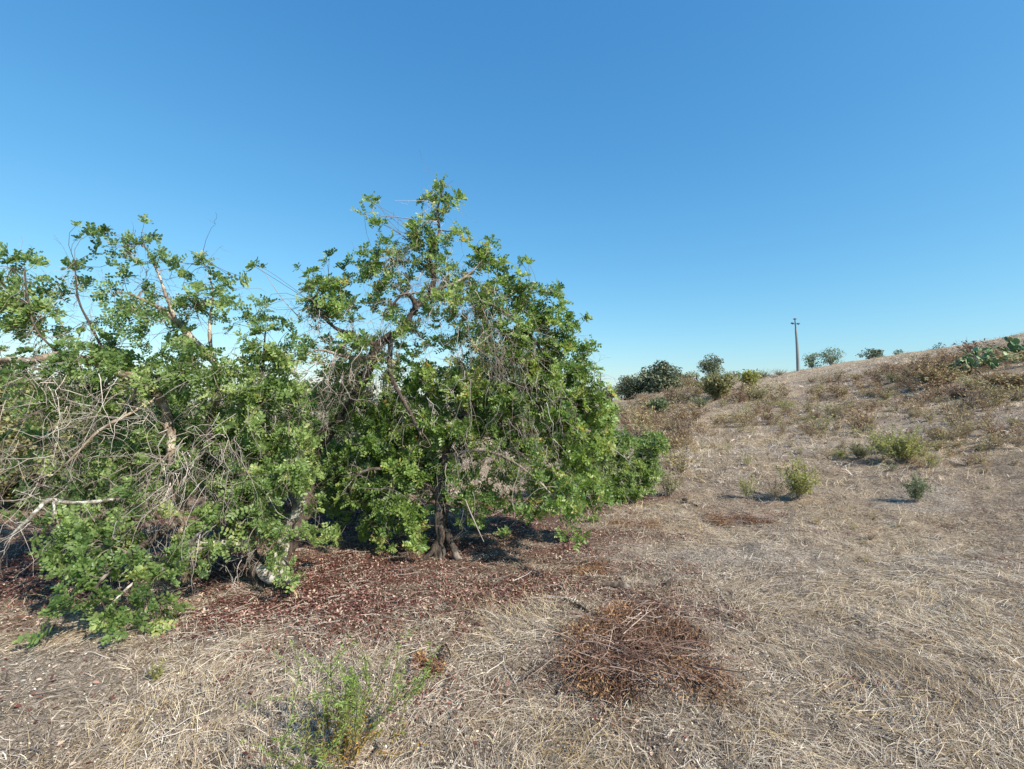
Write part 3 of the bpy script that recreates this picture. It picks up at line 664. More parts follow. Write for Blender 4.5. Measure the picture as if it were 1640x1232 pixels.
def tw3(db): twig_zone(db, 990, 760, 60, 30, d3-.2, 120, (.2, .5), (.1, -.2, -.6), .7, (.002, .004))
carob(T3, l3, b3, .2, M['carob_low'], 1.4, tw3, None, size=(1, 1.3), vb=(.55, .16))

# --- left carob, sprawling
g2 = ground_at(420, 940)
T2 = empty('carob_tree', g2, 'sprawling half bare carob tree with pale dead branches filling the left side', 'tree')
d2 = g2[1]
l2 = [
 ('trunk', 'bark_dark', [(418, 942, d2, .055), (408, 905, d2, .045), (395, 865, d2, .06), (392, 835, d2, .06), (400, 800, d2+.05, .05), (380, 740, d2+.05, .04), (330, 690, d2, .03)], True),
 ('trunk', 'lichen', [(442, 905, d2+.25, .07), (455, 870, d2+.3, .05), (468, 835, d2+.3, .045), (482, 808, d2+.3, .045), (476, 790, d2+.3, .02)], True),
 ('stump', 'lichen', [(412, 905, d2+.05, .04), (430, 922, d2-.05, .045), (455, 925, d2-.08, .04), (473, 932, d2-.1, .032), (476, 940, d2-.1, .008)], False),
 ('trunk', 'bark_pale', [(300, 870, d2+.2, .05), (290, 830, d2+.1, .042), (282, 780, d2, .038), (272, 730, d2, .034), (266, 690, d2, .036), (255, 650, d2, .032), (240, 625, d2, .03), (215, 607, d2-.1, .032), (185, 600, d2-.1, .036), (150, 582, d2-.2, .036), (100, 572, d2-.3, .035), (40, 578, d2-.4, .025), (-30, 575, d2-.4, .02)], True),
 ('limb', 'bark_pale', [(282, 780, d2, .04), (300, 740, d2+.1, .036), (330, 680, d2+.2, .034), (352, 600, d2+.2, .032), (340, 575, d2+.2, .03), (310, 545, d2+.1, .028), (285, 515, d2+.1, .024), (250, 490, d2+.1, .018), (205, 470, d2, .01)], False),
 ('limb', 'bark_pale', [(283, 517, d2+.1, .02), (270, 480, d2+.1, .014), (250, 430, d2+.1, .010), (230, 390, d2+.1, .005)], False),
 ('limb', 'bark_pale', [(340, 575, d2+.2, .02), (335, 520, d2+.2, .014), (340, 470, d2+.2, .008), (335, 440, d2+.2, .005)], False),
 ('limb', 'bark_dark', [(185, 600, d2-.1, .012), (150, 530, d2-.1, .010), (125, 480, d2-.1, .007), (120, 420, d2-.1, .004)], False),
 ('limb', 'bark_dark', [(100, 572, d2-.3, .011), (60, 530, d2-.3, .007), (45, 480, d2-.3, .007), (40, 430, d2-.3, .004)], False),
 ('limb', 'bark_pale', [(248, 640, d2, .012), (200, 665, d2-.3, .010), (160, 690, d2-.4, .009), (120, 730, d2-.5, .007), (80, 765, d2-.5, .004)], False),
 ('limb', 'lichen', [(285, 815, d2+.1, .04), (240, 795, d2-.1, .045), (200, 797, d2-.3, .018), (150, 803, d2-.4, .013), (105, 803, d2-.45, .013), (75, 800, d2-.5, .014), (45, 830, d2-.6, .013), (15, 858, d2-.6, .008), (-10, 865, d2-.6, .005)], False),
 ('limb', 'lichen', [(85, 800, d2-.5, .010), (90, 830, d2-.5, .009), (98, 855, d2-.5, .006)], False),
 ('limb', 'lichen', [(395, 870, d2, .028), (340, 870, d2-.2, .02), (300, 890, d2-.35, .02), (260, 915, d2-.5, .014), (215, 935, d2-.7, .009), (180, 965, d2-.8, .006)], False),
 ('limb', 'lichen', [(300, 890, d2-.35, .016), (310, 865, d2-.4, .014), (325, 850, d2-.4, .006)], False),
 ('limb', 'bark_dark', [(285, 835, d2+.1, .03), (230, 870, d2-.4, .02), (180, 910, d2-.8, .012), (140, 960, d2-.95, .007)], False),
 ('limb', 'bark_dark', [(400, 800, d2+.05, .03), (440, 760, d2, .02), (480, 740, d2, .01)], False),
 ('limb', 'bark_dark', [(380, 740, d2+.05, .026), (400, 680, d2+.1, .02), (420, 600, d2+.1, .012), (425, 530, d2+.2, .006)], False),
]
D = d2
b2 = [
 # open, leggy top
 (84, 388, 13, 9, D, 1.0), (40, 405, 16, 12, D, .9), (18, 425, 20, 16, D, .9), (5, 450, 16, 16, D, .9), (135, 378, 14, 9, D, .9), (165, 374, 16, 10, D, 1.0), (195, 380, 14, 12, D, .9), (228, 368, 15, 12, D, 1.1), (255, 382, 14, 12, D, .9),
 (150, 402, 20, 12, D, .9), (200, 405, 22, 14, D, .8), (245, 408, 18, 12, D, .7), (278, 415, 14, 11, D, 1.0), (312, 415, 16, 14, D, 1.2), (325, 432, 18, 14, D, 1.1), (370, 440, 13, 13, D, 1.2), (308, 438, 14, 14, D, .8),
 (130, 425, 22, 14, D, .8), (170, 430, 20, 14, D, .6), (220, 425, 18, 14, D, .5), (120, 455, 22, 14, D, .7), (160, 460, 18, 14, D, .6), (60, 430, 26, 14, D, .6), (75, 450, 14, 12, D, .5),
 (335, 460, 22, 18, D, 1.0), (305, 490, 24, 18, D, 1.2), (345, 490, 18, 18, D, .7), (375, 485, 12, 14, D, .7), (260, 470, 30, 20, D, .25), (200, 505, 22, 18, D, .6), (230, 540, 20, 22, D, .6), (370, 530, 14, 10, D, .6), (410, 500, 14, 16, D, .9), (412, 525, 14, 14, D, .9), (445, 525, 10, 10, D, .8),
 (10, 490, 26, 24, D-.2, 1.4), (45, 500, 26, 24, D-.2, 1.3), (15, 530, 30, 22, D-.2, 1.2), (60, 470, 20, 12, D-.1, .6),
 # dense middle
 (150, 560, 34, 16, D-.2, 1.3), (180, 575, 24, 14, D-.2, 1.2), (110, 570, 24, 14, D-.3, .6), (40, 600, 30, 18, D-.5, 1.1), (115, 590, 16, 12, D-.4, 1.0), (290, 560, 30, 18, D, 1.3), (330, 570, 34, 22, D-.05, 1.4), (310, 600, 44, 24, D-.1, 1.4), (370, 590, 36, 26, D, 1.2), (415, 575, 34, 26, D+.1, 1.2), (440, 620, 34, 30, D+.1, 1.1), (390, 640, 44, 30, D, 1.2), (320, 640, 40, 26, D, 1.0), (260, 600, 30, 26, D, .9), (215, 620, 26, 16, D-.1, 1.0), (200, 590, 24, 16, D, .8),
 (60, 640, 34, 18, D-.4, .6), (60, 670, 24, 12, D-.4, .5), (150, 650, 28, 16, D-.2, .6), (240, 720, 34, 34, D+.1, .6), (170, 720, 40, 34, D+.2, .5), (330, 700, 44, 36, D+.2, 1.1), (400, 700, 44, 40, D+.2, 1.3), (455, 690, 34, 44, D+.3, 1.3), (480, 640, 22, 30, D+.3, .9),
 (430, 770, 40, 24, D-.1, 1.9), (480, 760, 30, 22, D, 1.7), (380, 790, 36, 22, D-.1, 1.5), (350, 820, 30, 18, D-.15, 1.4), (430, 810, 24, 20, D-.1, 1.2), (500, 800, 24, 24, D+.1, 1.2), (240, 820, 24, 14, D-.4, .9), (210, 790, 22, 8, D-.4, .8), (330, 770, 30, 20, D+.1, .8), (20, 795, 16, 8, D-.6, .9), (440, 850, 16, 10, D-.1, .9), (470, 860, 14, 14, D-.1, .9), (435, 895, 16, 12, D-.15, 1.1), (495, 870, 8, 12, D, .8), (528, 858, 8, 8, D+.2, .9), (395, 880, 10, 14, D-.15, .8), (455, 905, 12, 10, D-.2, .9), (465, 922, 12, 6, D-.3, .8),
 # low, front
 (150, 860, 26, 18, D-.6, 1.2), (110, 885, 24, 14, D-.7, .9), (140, 895, 30, 16, D-.8, 1.4), (190, 880, 28, 14, D-.7, 1.2), (215, 905, 16, 8, D-.8, 1.0), (100, 915, 14, 8, D-.8, 1.0), (150, 935, 26, 20, D-.9, 1.7), (145, 965, 22, 12, D-.95, 1.6), (110, 990, 20, 12, D-.95, 1.4), (95, 1005, 12, 6, D-.95, 1.2), (190, 985, 26, 14, D-.9, 1.7), (195, 1003, 30, 10, D-.95, 1.6), (250, 940, 16, 9, D-.75, 1.2), (265, 925, 16, 10, D-.7, 1.1), (250, 980, 14, 7, D-.8, 1.1), (205, 935, 16, 10, D-.8, 1.0), (280, 890, 14, 8, D-.5, .7), (180, 760, 60, 60, D+.4, .5, .4), (300, 740, 80, 60, D+.6, .7, .4), (420, 720, 70, 90, D+.7, .8, .4),
]
b2 += [(260, 850, 130, 45, D-.2, .55, .4), (150, 850, 90, 50, D-.35, .7, .4), (110, 800, 90, 40, D-.1, .45, .4), (380, 850, 80, 40, D, .8, .35), (230, 770, 60, 50, D-.1, .55, .35), (300, 900, 60, 22, D-.45, .6), (240, 905, 50, 26, D-.6, .7), (180, 440, 140, 50, D+.1, .10, .4), (50, 490, 70, 60, D, .45, .4), (330, 510, 70, 60, D+.1, .25, .4), (440, 560, 50, 70, D+.2, .6, .4), (170, 600, 170, 60, D, .55, .45), (300, 680, 190, 90, D+.3, .7, .5), (430, 690, 70, 110, D+.3, .9, .5), (60, 620, 90, 60, D-.1, .6, .4), (80, 720, 110, 60, D+.1, .35, .4), (200, 520, 120, 40, D, .3, .4)]
def tw2(db):
    twig_zone(db, 300, 740, 50, 60, D-.35, 75, (.4, 1.0), (-.5, -.3, -.8), .6, (.003, .007), grav=.07)
    twig_zone(db, 290, 760, 60, 50, D-.3, 55, (.3, .8), (-.8, -.3, -.6), .4, (.003, .006), grav=.05, curl=.2)
    twig_zone(db, 360, 700, 60, 60, D-.35, 60, (.3, .8), (.1, -.3, -.9), .6, (.0025, .006), grav=.07)
    twig_zone(db, 60, 590, 70, 30, D-.6, 55, (.3, .8), (-.1, -.3, -.9), .6, (.003, .006), grav=.06)
    twig_zone(db, 150, 640, 80, 40, D-.45, 70, (.3, .8), (-.2, -.2, -.9), .6, (.0025, .006), grav=.06)
    twig_zone(db, 100, 720, 90, 50, D-.5, 55, (.3, .8), (-.3, -.2, -.6), .7, (.002, .005), grav=.05)
    twig_zone(db, 60, 800, 70, 30, D-.6, 26, (.2, .6), (-.6, -.2, -.4), .7, (.002, .005), grav=.04)
    twig_zone(db, 330, 870, 50, 30, D-.4, 50, (.2, .6), (-.4, -.3, -.5), .6, (.002, .005), grav=.04)
    twig_zone(db, 410, 870, 40, 40, D-.3, 36, (.2, .5), (-.3, -.3, -.6), .6, (.002, .005), grav=.04)
    twig_zone(db, 240, 930, 50, 30, D-.6, 34, (.2, .5), (-.6, -.3, -.3), .6, (.002, .005), grav=.04)
    twig_zone(db, 240, 490, 70, 30, D-.05, 60, (.2, .5), (-.3, -.1, .1), .8, (.002, .006), grav=.0)
    twig_zone(db, 250, 450, 90, 30, D, 40, (.1, .22), (0, -.1, .6), .8, (.002, .004), grav=-.03)
    twig_zone(db, 120, 480, 60, 40, D, 36, (.2, .5), (-.2, -.1, .4), .8, (.002, .004), grav=0)
    twig_zone(db, 440, 650, 50, 70, D, 45, (.2, .6), (0, -.2, -.8), .6, (.002, .005))
    twig_zone(db, 400, 500, 40, 40, D, 12, (.15, .3), (0, -.1, .2), .8, (.002, .003))
carob(T2, l2, b2, .15, M['carob_low'], 1.4, tw2, None, size=(.65, 1.3), vb=(.52, .2))
# torn wood hanging off the stump of the left tree
bs = Bag(); limb(bs, PL([(474, 930, D-.12, .010), (470, 943, D-.16, .012), (474, 955, D-.2, .008), (478, 962, D-.2, .003)]), sides=5, wob=.8, rough=.3, step=.02)
bs.build('torn_wood', M['broken'], T2, origin=g2)

# ------------------------------------------------------------------ generic shrubs and distant trees
def shrub_mesh(h, rad, stems, leaves, lsize, lw, mat_l, mat_s, upr=.6, bare=.25, K=7, grad=False, side=0, fan=1.0):
    """stems from a common base with narrow leaves along them; returns (stem mesh, leaf mesh)"""
    ph = rng.uniform(0, 6.28, stems); til = np.arctan(rad/h)*np.sqrt(rng.random(stems))*1.1*fan
    d = np.stack([np.sin(til)*np.cos(ph), np.sin(til)*np.sin(ph), np.cos(til)], -1)
    L = h*rng.uniform(.6, 1.05, stems)/np.maximum(np.cos(til), .45)
    C = np.empty((stems, K, 3)); C[:, 0] = rng.normal(0, .06*rad, (stems, 3))*[1, 1, 0]; C[:, 0, 2] = -.02
    for k in range(1, K):
        d = norm(d + rng.normal(0, .13, (stems, 3)) + np.array([0, 0, .10*upr])); C[:, k] = C[:, k-1]+d*(L/(K-1))[:, None]
    if side:
        ns = stems*side; idx = rng.integers(0, stems, ns); k = rng.integers(2, K-1, ns); a = C[idx, k]; dd = norm(C[idx, k+1]-a+1e-6)
        d2_ = norm(dd + rng.normal(0, .5, (ns, 3))); C2 = np.empty((ns, K, 3)); C2[:, 0] = a; L2 = L[idx]*rng.uniform(.25, .5, ns)
        for q in range(1, K): d2_ = norm(d2_ + rng.normal(0, .15, (ns, 3)) + [0, 0, .08]); C2[:, q] = C2[:, q-1]+d2_*(L2/(K-1))[:, None]
        CA = np.concatenate([C, C2])
    else: CA = C
    r0 = np.full(len(CA), max(.0018, h*.006)); r0[stems:] *= .6
    Vs, Fs = tubes(CA, r0[:, None]*np.linspace(1, .4, K)[None], 4)
    sv = np.repeat(rng.random(len(CA)), K*4)
    n = leaves*len(CA)
    si = np.repeat(np.arange(len(CA)), leaves); t = rng.random(n); lo_ = np.where(si < stems, bare, .0)
    t = lo_ + (1-lo_)*t; f = t*(K-1); k = np.minimum(f.astype(int), K-2); fr = (f-k)[:, None]
    a = CA[si, k]*(1-fr)+CA[si, k+1]*fr; td = norm(CA[si, k+1]-CA[si, k])
    ld = norm(td*.7 + rdir(n)*.9); ll = lsize*rng.uniform(.6, 1.2, n)
    s = norm(np.cross(ld, rdir(n)))
    mid = a+ld*ll[:, None]*.5; tip = a+ld*ll[:, None] - np.array([0, 0, .15])*ll[:, None]
    Vl = np.stack([a, mid - s*lw, tip, mid + s*lw], 1).reshape(-1, 3)
    Fl = np.arange(n*4).reshape(-1, 4)
    hh_ = h/max(1e-3, np.percentile(CA[:, :, 2], 99)); Vs = Vs*[1, 1, hh_]; Vl = Vl*[1, 1, hh_]; a = a*[1, 1, hh_]
    if grad: lv = np.clip(a[:, 2]/h*.9 + rng.normal(0, .10, n), 0, 1)
    else: lv = np.clip(rng.beta(2, 2, n), 0, 1)
    return (Vs, Fs, sv), (Vl, Fl, np.repeat(lv, 4))
def shrub(name, px, py, hpx, wpx, label, cat, mat_l, mat_s='live_twig', stems=30, leaves=24, lsize=None, lw=None, group=None, **kw):
    gp = ground_at(px, py); y = gp[1]; h = hpx*y/F; rad = wpx*y/F/2
    lsize = lsize or max(.02, h*.09); lw = lw or lsize*.16
    root = empty(name, gp, label, cat, group)
    st, lf = shrub_mesh(h, rad, stems, leaves, lsize, lw, None, None, **kw)
    mk('stems', st[0], st[1], M[mat_s], root, st[2], True)
    mk('foliage', lf[0], lf[1], M[mat_l], root, lf[2])
    return root

def tree_cloud(h, rad, trunk, n, ls, lumps=16, flat=.75, aniso=1.0, low=.25, hole=.0):
    """crown of leaf sprays on many small branch ends"""
    c = rdir(lumps)*(rng.random(lumps)**.45)[:, None]
    if low > .12: c[:, 2] = np.abs(c[:, 2])*1.0 - .15
    else: c[:, 2] *= .95
    cen = c*np.array([rad*.72, rad*.72, (h*(1-low))*.52]) + np.array([0, 0, h*(low + (1-low)*.42)])
    lr = rad*rng.uniform(.30, .50, lumps)
    which = rng.integers(0, lumps, n)
    u = rdir(n)*(rng.random(n)**.4)[:, None]
    p = cen[which]+u*lr[which][:, None]*np.array([1, 1, flat])
    k = p[:, 2] > h*.03; p = p[k]; u = u[k]; n = len(p)
    nr_ = norm(u*.6+rdir(n)*.8+np.array([0, 0, .3])); Rm = rot_to(nr_, rng.uniform(0, 6.28, n)); l = ls*rng.uniform(.5, 1.2, n)
    T = np.array([[-1, -.1, 0], [.1, -.42, .1], [1, .1, 0], [-.1, .45, .1]])*.5
    V = p[:, None]+np.einsum('nij,kj->nki', Rm, T)*l[:, None, None]
    va = np.clip(rng.beta(2, 2, n)+.15*rng.normal(0, 1, lumps)[which[k]], 0, 1)
    top_ = np.percentile(p[:, 2], 99.6); wid_ = np.percentile(np.hypot(p[:, 0], p[:, 1]), 98)
    sc_ = np.array([rad/wid_, rad/wid_, h/top_]); V = V*sc_; cen = cen*sc_
    # limbs
    tb = Bag()
    Cs, Rs = [], []
    K = 6; s = np.linspace(0, 1, K)[:, None]
    fork = np.array([0, 0, h*low*.9])
    for q in cen:
        c0 = fork*(1-s)+q*s + rng.normal(0, .03*rad, (K, 3))*np.sin(s*3.14) + np.array([[0, 0, .08*rad]])*np.sin(s*3.14)
        Cs.append(c0); Rs.append(np.linspace(trunk*.45, trunk*.12, K))
    V1, F1 = tubes(np.array(Cs), np.array(Rs), 5); tb.add(V1, F1, np.full(len(V1), .4))
    tr = np.stack([np.array([0, 0, -.2]), np.array([.02*h, 0, h*low*.5]), fork+[0, 0, .05*h]]); tr = np.column_stack([tr, [trunk*1.3, trunk, trunk*.7]])
    q = spline(tr, .2); V2, F2 = tubes(q[None, :, :3], q[None, :, 3], 8, .1); tb.add(V2, F2, np.full(len(V2), .4))
    return tb, (V.reshape(-1, 3), np.arange(len(p)*4).reshape(-1, 4), np.repeat(va, 4))
def far_tree(name, gp, h, rad, label, mat_l, n=2600, ls=None, cat='tree', trunk=None, group=None, bark='bark_dark', **kw):
    root = empty(name, gp, label, cat, group)
    tb, lf = tree_cloud(h, rad, trunk or h*.035, n, ls or rad*.13, **kw)
    tb.build('trunk', M[bark], root, True)
    mk('crown', lf[0], lf[1], M[mat_l], root, lf[2])
    return root
def at_px(px, py_base, back=None):
    return ground_at(px, py_base)

def treeP(name, px, pyb, pyt, wpx, depth, label, mat_l, **kw):
    """stands on the ground at that depth in the column px, reaching the height seen"""
    x = (px-820)/F*depth; gz = float(height(x, depth)); top = P(px, pyt, depth)[2]
    return far_tree(name, (x, depth, gz), top-gz, wpx*depth/F/2, label, mat_l, **kw)
# right skyline
treeP('evergreen_tree', 1006, 640, 603, 52, 58, 'dark round evergreen left of the tallest dark tree on the skyline', 'dark_green', n=5000, low=.02, lumps=26)
treeP('evergreen_tree', 1058, 640, 581, 80, 56, 'large dark evergreen with domed crown, biggest of the skyline trees', 'dark_green', n=8000, low=.02, lumps=34)
treeP('evergreen_tree', 1096, 620, 596, 44, 60, 'yellowish green low tree at the right shoulder of the largest dark evergreen', 'olive', n=3000, low=.02)
treeP('evergreen_tree', 1141, 605, 568, 46, 60, 'upright bushy tree with open left side standing above the scrub right of the dark evergreens', 'dark_green', n=4000, low=.1, lumps=20)
treeP('evergreen_tree', 1116, 605, 594, 12, 62, 'very small round tree beside the upright bushy tree', 'dark_green', n=500, low=.2)
treeP('evergreen_tree', 978, 650, 620, 44, 66, 'half hidden dark tree just right of the small far pole', 'dark_green', n=3500, low=.02)
treeP('evergreen_tree', 952, 650, 620, 44, 75, 'half hidden dark tree at the foot of the small far pole', 'dark_green', n=3500, low=.02)
# trees standing on or just beyond the crest
def crest_tree(px, hpx, wpx, label, mat_l, sink=0.0, back=1.03, **kw):
    c = crest_at(px, back); d = c[1]
    return far_tree(kw.pop('name', 'round_tree'), (c[0], c[1], c[2]-sink), hpx*d/F+sink, wpx*d/F/2, label, mat_l, **kw)
crest_tree(1301, 26, 34, 'thin grey open tree nearest the tall pole on the ridge', 'grey_green', n=800, low=.10, lumps=30, name='open_tree', ls=.2, bark='lichen')
crest_tree(1331, 31, 40, 'thin grey open tree, right one of the pair beside the tall pole', 'grey_green', n=1100, low=.06, lumps=34, name='open_tree', ls=.2, bark='lichen')
crest_tree(1400, 19, 38, 'wide low green tree leaning left, alone on the ridge', 'dark_green', n=1300, low=.06, lumps=18, flat=.55, name='open_tree', ls=.22)
crest_tree(1440, 11, 16, 'tiny grey leafless tree right of the wide low tree on the ridge', 'grey_green', n=160, low=.05, lumps=12, name='open_tree', ls=.2, bark='lichen')
crest_tree(1513, 18, 44, 'broad dark crown peeping over the ridge at the right', 'dark_green', sink=1.8, back=1.12, n=1600, low=.1, lumps=16)
crest_tree(1549, 13, 28, 'small dark crown peeping over the ridge nearest the cactus', 'dark_green', sink=1.8, back=1.12, n=700, low=.1, lumps=10)

# ---- tall pole and the far one
def box(bag, c, s):
    c = np.array(c, float); s = np.array(s, float)/2
    v = np.array([[x, y, z] for x in (-1, 1) for y in (-1, 1) for z in (-1, 1)])*s + c
    bag.add(v, np.array([[0, 1, 3, 2], [4, 6, 7, 5], [0, 4, 5, 1], [2, 3, 7, 6], [0, 2, 6, 4], [1, 5, 7, 3]]))
c = crest_at(1278, .97); dp = c[1]; hp = (598-510)*dp/F
hp = P(1273, 511, dp)[2]-c[2]
pole = empty('utility_pole', c, 'tall tapering grey concrete pole with three lamp heads standing on the ridge', 'pole')
tb = Bag(); sh = np.array([[0, 0, -.4, .24], [0, 0, hp*.5, .17], [0, 0, hp*.82, .12]]); sh[:, 0] = [.1, 0, -.12]
q = spline(sh, .5); V, Fc = tubes(q[None, :, :3], q[None, :, 3], 4); tb.add(V, Fc); tb.build('shaft', M['concrete'], pole)
tb = Bag(); q = spline(np.array([[-.12, 0, hp*.80, .07], [-.16, 0, hp*.9, .06], [-.2, 0, hp*.99, .05]]), .3); V, Fc = tubes(q[None, :, :3], q[None, :, 3], 6); tb.add(V, Fc); tb.build('mast', M['metal'], pole)
tb = Bag(); box(tb, (-.16, 0, hp*.905), (.75, .06, .06)); tb.build('crossarm', M['metal'], pole)
for dx, z in ((-.5, .92), (.18, .91), (-.2, 1.0)):
    tb = Bag(); box(tb, (dx, 0, hp*z), (.26, .26, .13)); box(tb, (dx, 0, hp*z-.10), (.08, .08, .12)); lm = tb.build('lamp_head', M['metal'], pole)
    bv = lm.modifiers.new('bevel', 'BEVEL'); bv.width = .03; bv.segments = 2
x = (962-820)/F*80; gz = float(height(x, 80)); ht = P(962, 598, 80)[2]-gz
pole2 = empty('utility_pole', (x, 80, gz), 'small far pole with short crossarms just right of the big tree crown', 'pole')
tb = Bag(); box(tb, (0, 0, ht/2-.2), (.18, .18, ht+.4)); tb.build('shaft', M['metal'], pole2)
for z, l in ((ht-.1, 1.0), (ht-.45, 1.5)):
    tb = Bag(); box(tb, (0, .14, z), (l, .08, .09)); tb.build('crossarm', M['metal'], pole2)

# ---- prickly pears on the right
def pad_mesh():
    th = np.linspace(0, 2*math.pi, 13)[:-1]; rings = [(0, .0), (.5, .10), (.85, .085), (1, .0)]
    out = []
    ox = np.cos(th)*.5*(1-.18*(np.sin(th) < 0)); oz = (np.sin(th)+1)*.66
    vs = [[0, .085, .66], [0, -.085, .66]]; 
    for f_, t_ in ((.6, .075), (.9, .045)):
        for sgn in (1, -1):
            for a_, b_ in zip(ox, oz): vs.append([a_*f_, sgn*t_, .66+(b_-.66)*f_])
    for a_, b_ in zip(ox, oz): vs.append([a_, 0, b_])
    vs = np.array(vs); n = 12; F4 = []
    def rg(k): return 2+12*k
    for i in range(0, n, 1):
        j = (i+1) % n
        F4 += [[rg(0)+i, rg(0)+j, rg(2)+j, rg(2)+i], [rg(2)+i, rg(2)+j, rg(4)+j, rg(4)+i], [rg(1)+j, rg(1)+i, rg(3)+i, rg(3)+j], [rg(3)+j, rg(3)+i, rg(4)+i, rg(4)+j]]
    for i in range(0, n, 2):
        j = (i+1) % n; k = (i+2) % n
        F4 += [[0, rg(0)+i, rg(0)+j, rg(0)+k][::-1], [1, rg(1)+i, rg(1)+j, rg(1)+k]]
    return vs, np.array(F4)
PV, PF = pad_mesh()
def cactus(gp, n, wid, hgt, label, sc=.42):
    root = empty('prickly_pear', gp, label, 'cactus', 'prickly pear cacti on the slope')
    first = []
    bases = [(rng.uniform(-wid, wid), rng.uniform(-.5, .5), 0) for _ in range(max(3, n//6))]
    ends = [(np.array(b_), np.array([rng.normal(0, .35), rng.normal(0, .3), 1.])) for b_ in bases]
    k = 0
    while k < n:
        a, d = ends[rng.integers(0, len(ends))]
        d = norm(d); s = sc*rng.uniform(.7, 1.15)
        if a[2] + d[2]*s*1.2 > hgt*rng.uniform(.8, 1.1): 
            k += 1; continue
        Rm = rot_to(d[None], rng.uniform(-1.0, 1.0, 1))[0]
        V = a + (PV*s)@Rm.T
        mk('pad', V, PF, M['cactus'], root, np.full(len(V), rng.random()), True)
        tip = a + d*s*1.25
        for q in range(2): ends.append((tip + rng.normal(0, .08, 3), d + rng.normal(0, .55, 3)))
        k += 1
    return root
for (px, py, n_, w_, h_, lab) in [(1543, 600, 60, 1.1, 1.0, 'leftmost and lowest green prickly pear clump above the brown scrub'), (1570, 594, 80, 1.4, 1.5, 'second prickly pear clump from the left on the right slope'), (1600, 586, 95, 1.6, 1.8, 'third prickly pear clump from the left, behind the dark brown shrubs'), (1632, 576, 100, 1.8, 2.1, 'highest prickly pear clump at the right edge below the ridge')]:
    x = (px-820)/F*34; gz = float(height(x, 34)); gp = ground_at(px, py)
    cactus(gp, n_, w_*gp[1]/34, h_*gp[1]/38, lab, sc=.42*gp[1]/34)

# ---- individual shrubs one can point to (px, py of the foot, height px, width px)
SH = [
 ('broom_shrub', 1443, 742, 58, 74, 'bright green feathery bush, the greenest on the right slope', 'bush', 'lime', dict(stems=60, leaves=26, fan=1.25)),
 ('broom_shrub', 1490, 750, 26, 40, 'low yellow green tuft just right of the brightest green bush', 'bush', 'lime', dict(stems=30, leaves=18)),
 ('broom_shrub', 1375, 735, 26, 40, 'rounded olive yellow bush, right one of two low neighbours', 'bush', 'olive', dict(stems=50, leaves=26)),
 ('broom_shrub', 1346, 738, 22, 28, 'rounded olive yellow bush, left one of two low neighbours', 'bush', 'lime', dict(stems=36, leaves=22)),
 ('broom_shrub', 1412, 726, 32, 48, 'dull olive brown bush behind the brightest green bush', 'bush', 'olive', dict(stems=50, leaves=22)),
 ('herb_plant', 1279, 800, 62, 62, 'yellowish green upright bush beside a blond grass tuft in the middle of the clearing edge', 'bush', 'lime', dict(stems=44, leaves=26, fan=1.2)),
 ('herb_plant', 1240, 802, 34, 48, 'grey leafless low bush left of the yellowish green upright one', 'bush', 'scrub', dict(stems=40, leaves=8)),
 ('herb_plant', 1198, 800, 36, 28, 'pale green thin plant left of the grey leafless bush', 'plant', 'lime', dict(stems=22, leaves=16)),
 ('herb_plant', 1467, 805, 44, 52, 'dark grey green open bush below the brightest green one', 'bush', 'grey_green', dict(stems=36, leaves=20)),
 ('herb_plant', 1425, 755, 16, 34, 'tiny dark green tuft in front of the brightest green bush', 'plant', 'olive', dict(stems=22, leaves=14)),
 ('herb_plant', 1197, 745, 18, 24, 'small round yellow olive tuft alone on the pale flat', 'plant', 'lime', dict(stems=26, leaves=16)),
 ('herb_plant', 1072, 795, 40, 50, 'pale olive thin bush right of the bright carob bush', 'bush', 'olive', dict(stems=44, leaves=14)),
 ('broom_shrub', 1340, 700, 14, 46, 'dark brown low bush near the middle of the slope', 'bush', 'scrub', dict(stems=40, leaves=16)),
 ('broom_shrub', 1540, 700, 22, 44, 'brown twiggy bush high on the right slope', 'bush', 'scrub', dict(stems=40, leaves=14)),
 ('broom_shrub', 1520, 665, 26, 40, 'grey brown leafless bush standing on the right slope', 'bush', 'scrub', dict(stems=40, leaves=8)),
 ('broom_shrub', 1335, 668, 26, 60, 'wide green bush in the middle of the upper slope', 'bush', 'olive', dict(stems=46, leaves=22)),
 ('broom_shrub', 1260, 660, 20, 36, 'yellow green bush left of the wide green bush on the slope', 'bush', 'lime', dict(stems=40, leaves=18)),
 ('broom_shrub', 1420, 640, 16, 30, 'green low bush left of the rusty mound', 'bush', 'lime', dict(stems=36, leaves=18)),
 ('dense_shrub', 1500, 618, 28, 84, 'wide rusty brown mound of scrub below the cactus', 'bush', 'scrub', dict(stems=200, leaves=40, lsize=.13)),
 ('dense_shrub', 1300, 614, 14, 34, 'dark grey bush at the lower edge of the sandy track', 'bush', 'scrub', dict(stems=60, leaves=20)),
 ('dense_shrub', 1200, 622, 26, 36, 'yellow olive bush at the left end of the sandy track', 'bush', 'lime', dict(stems=80, leaves=24, lsize=.28)),
 ('dense_shrub', 1150, 640, 40, 60, 'large dull olive bush below the upright skyline tree', 'bush', 'olive', dict(stems=120, leaves=30, lsize=.25)),
 ('dense_shrub', 1055, 668, 28, 44, 'rounded grey green bush beside the bright carob bush', 'bush', 'grey_green', dict(stems=90, leaves=30, lsize=.2)),
 ('dense_shrub', 1085, 645, 26, 54, 'pale grey leafless bush below the largest dark evergreen', 'bush', 'scrub', dict(stems=90, leaves=12)),
 ('dense_shrub', 1622, 626, 24, 70, 'dark brown shrub mass under the highest cactus at the right edge', 'bush', 'scrub', dict(stems=200, leaves=40, lsize=.13)),
 ('dense_shrub', 1432, 612, 20, 50, 'dark olive low bush under the ridge left of the rusty mound', 'bush', 'olive', dict(stems=90, leaves=24)),
]
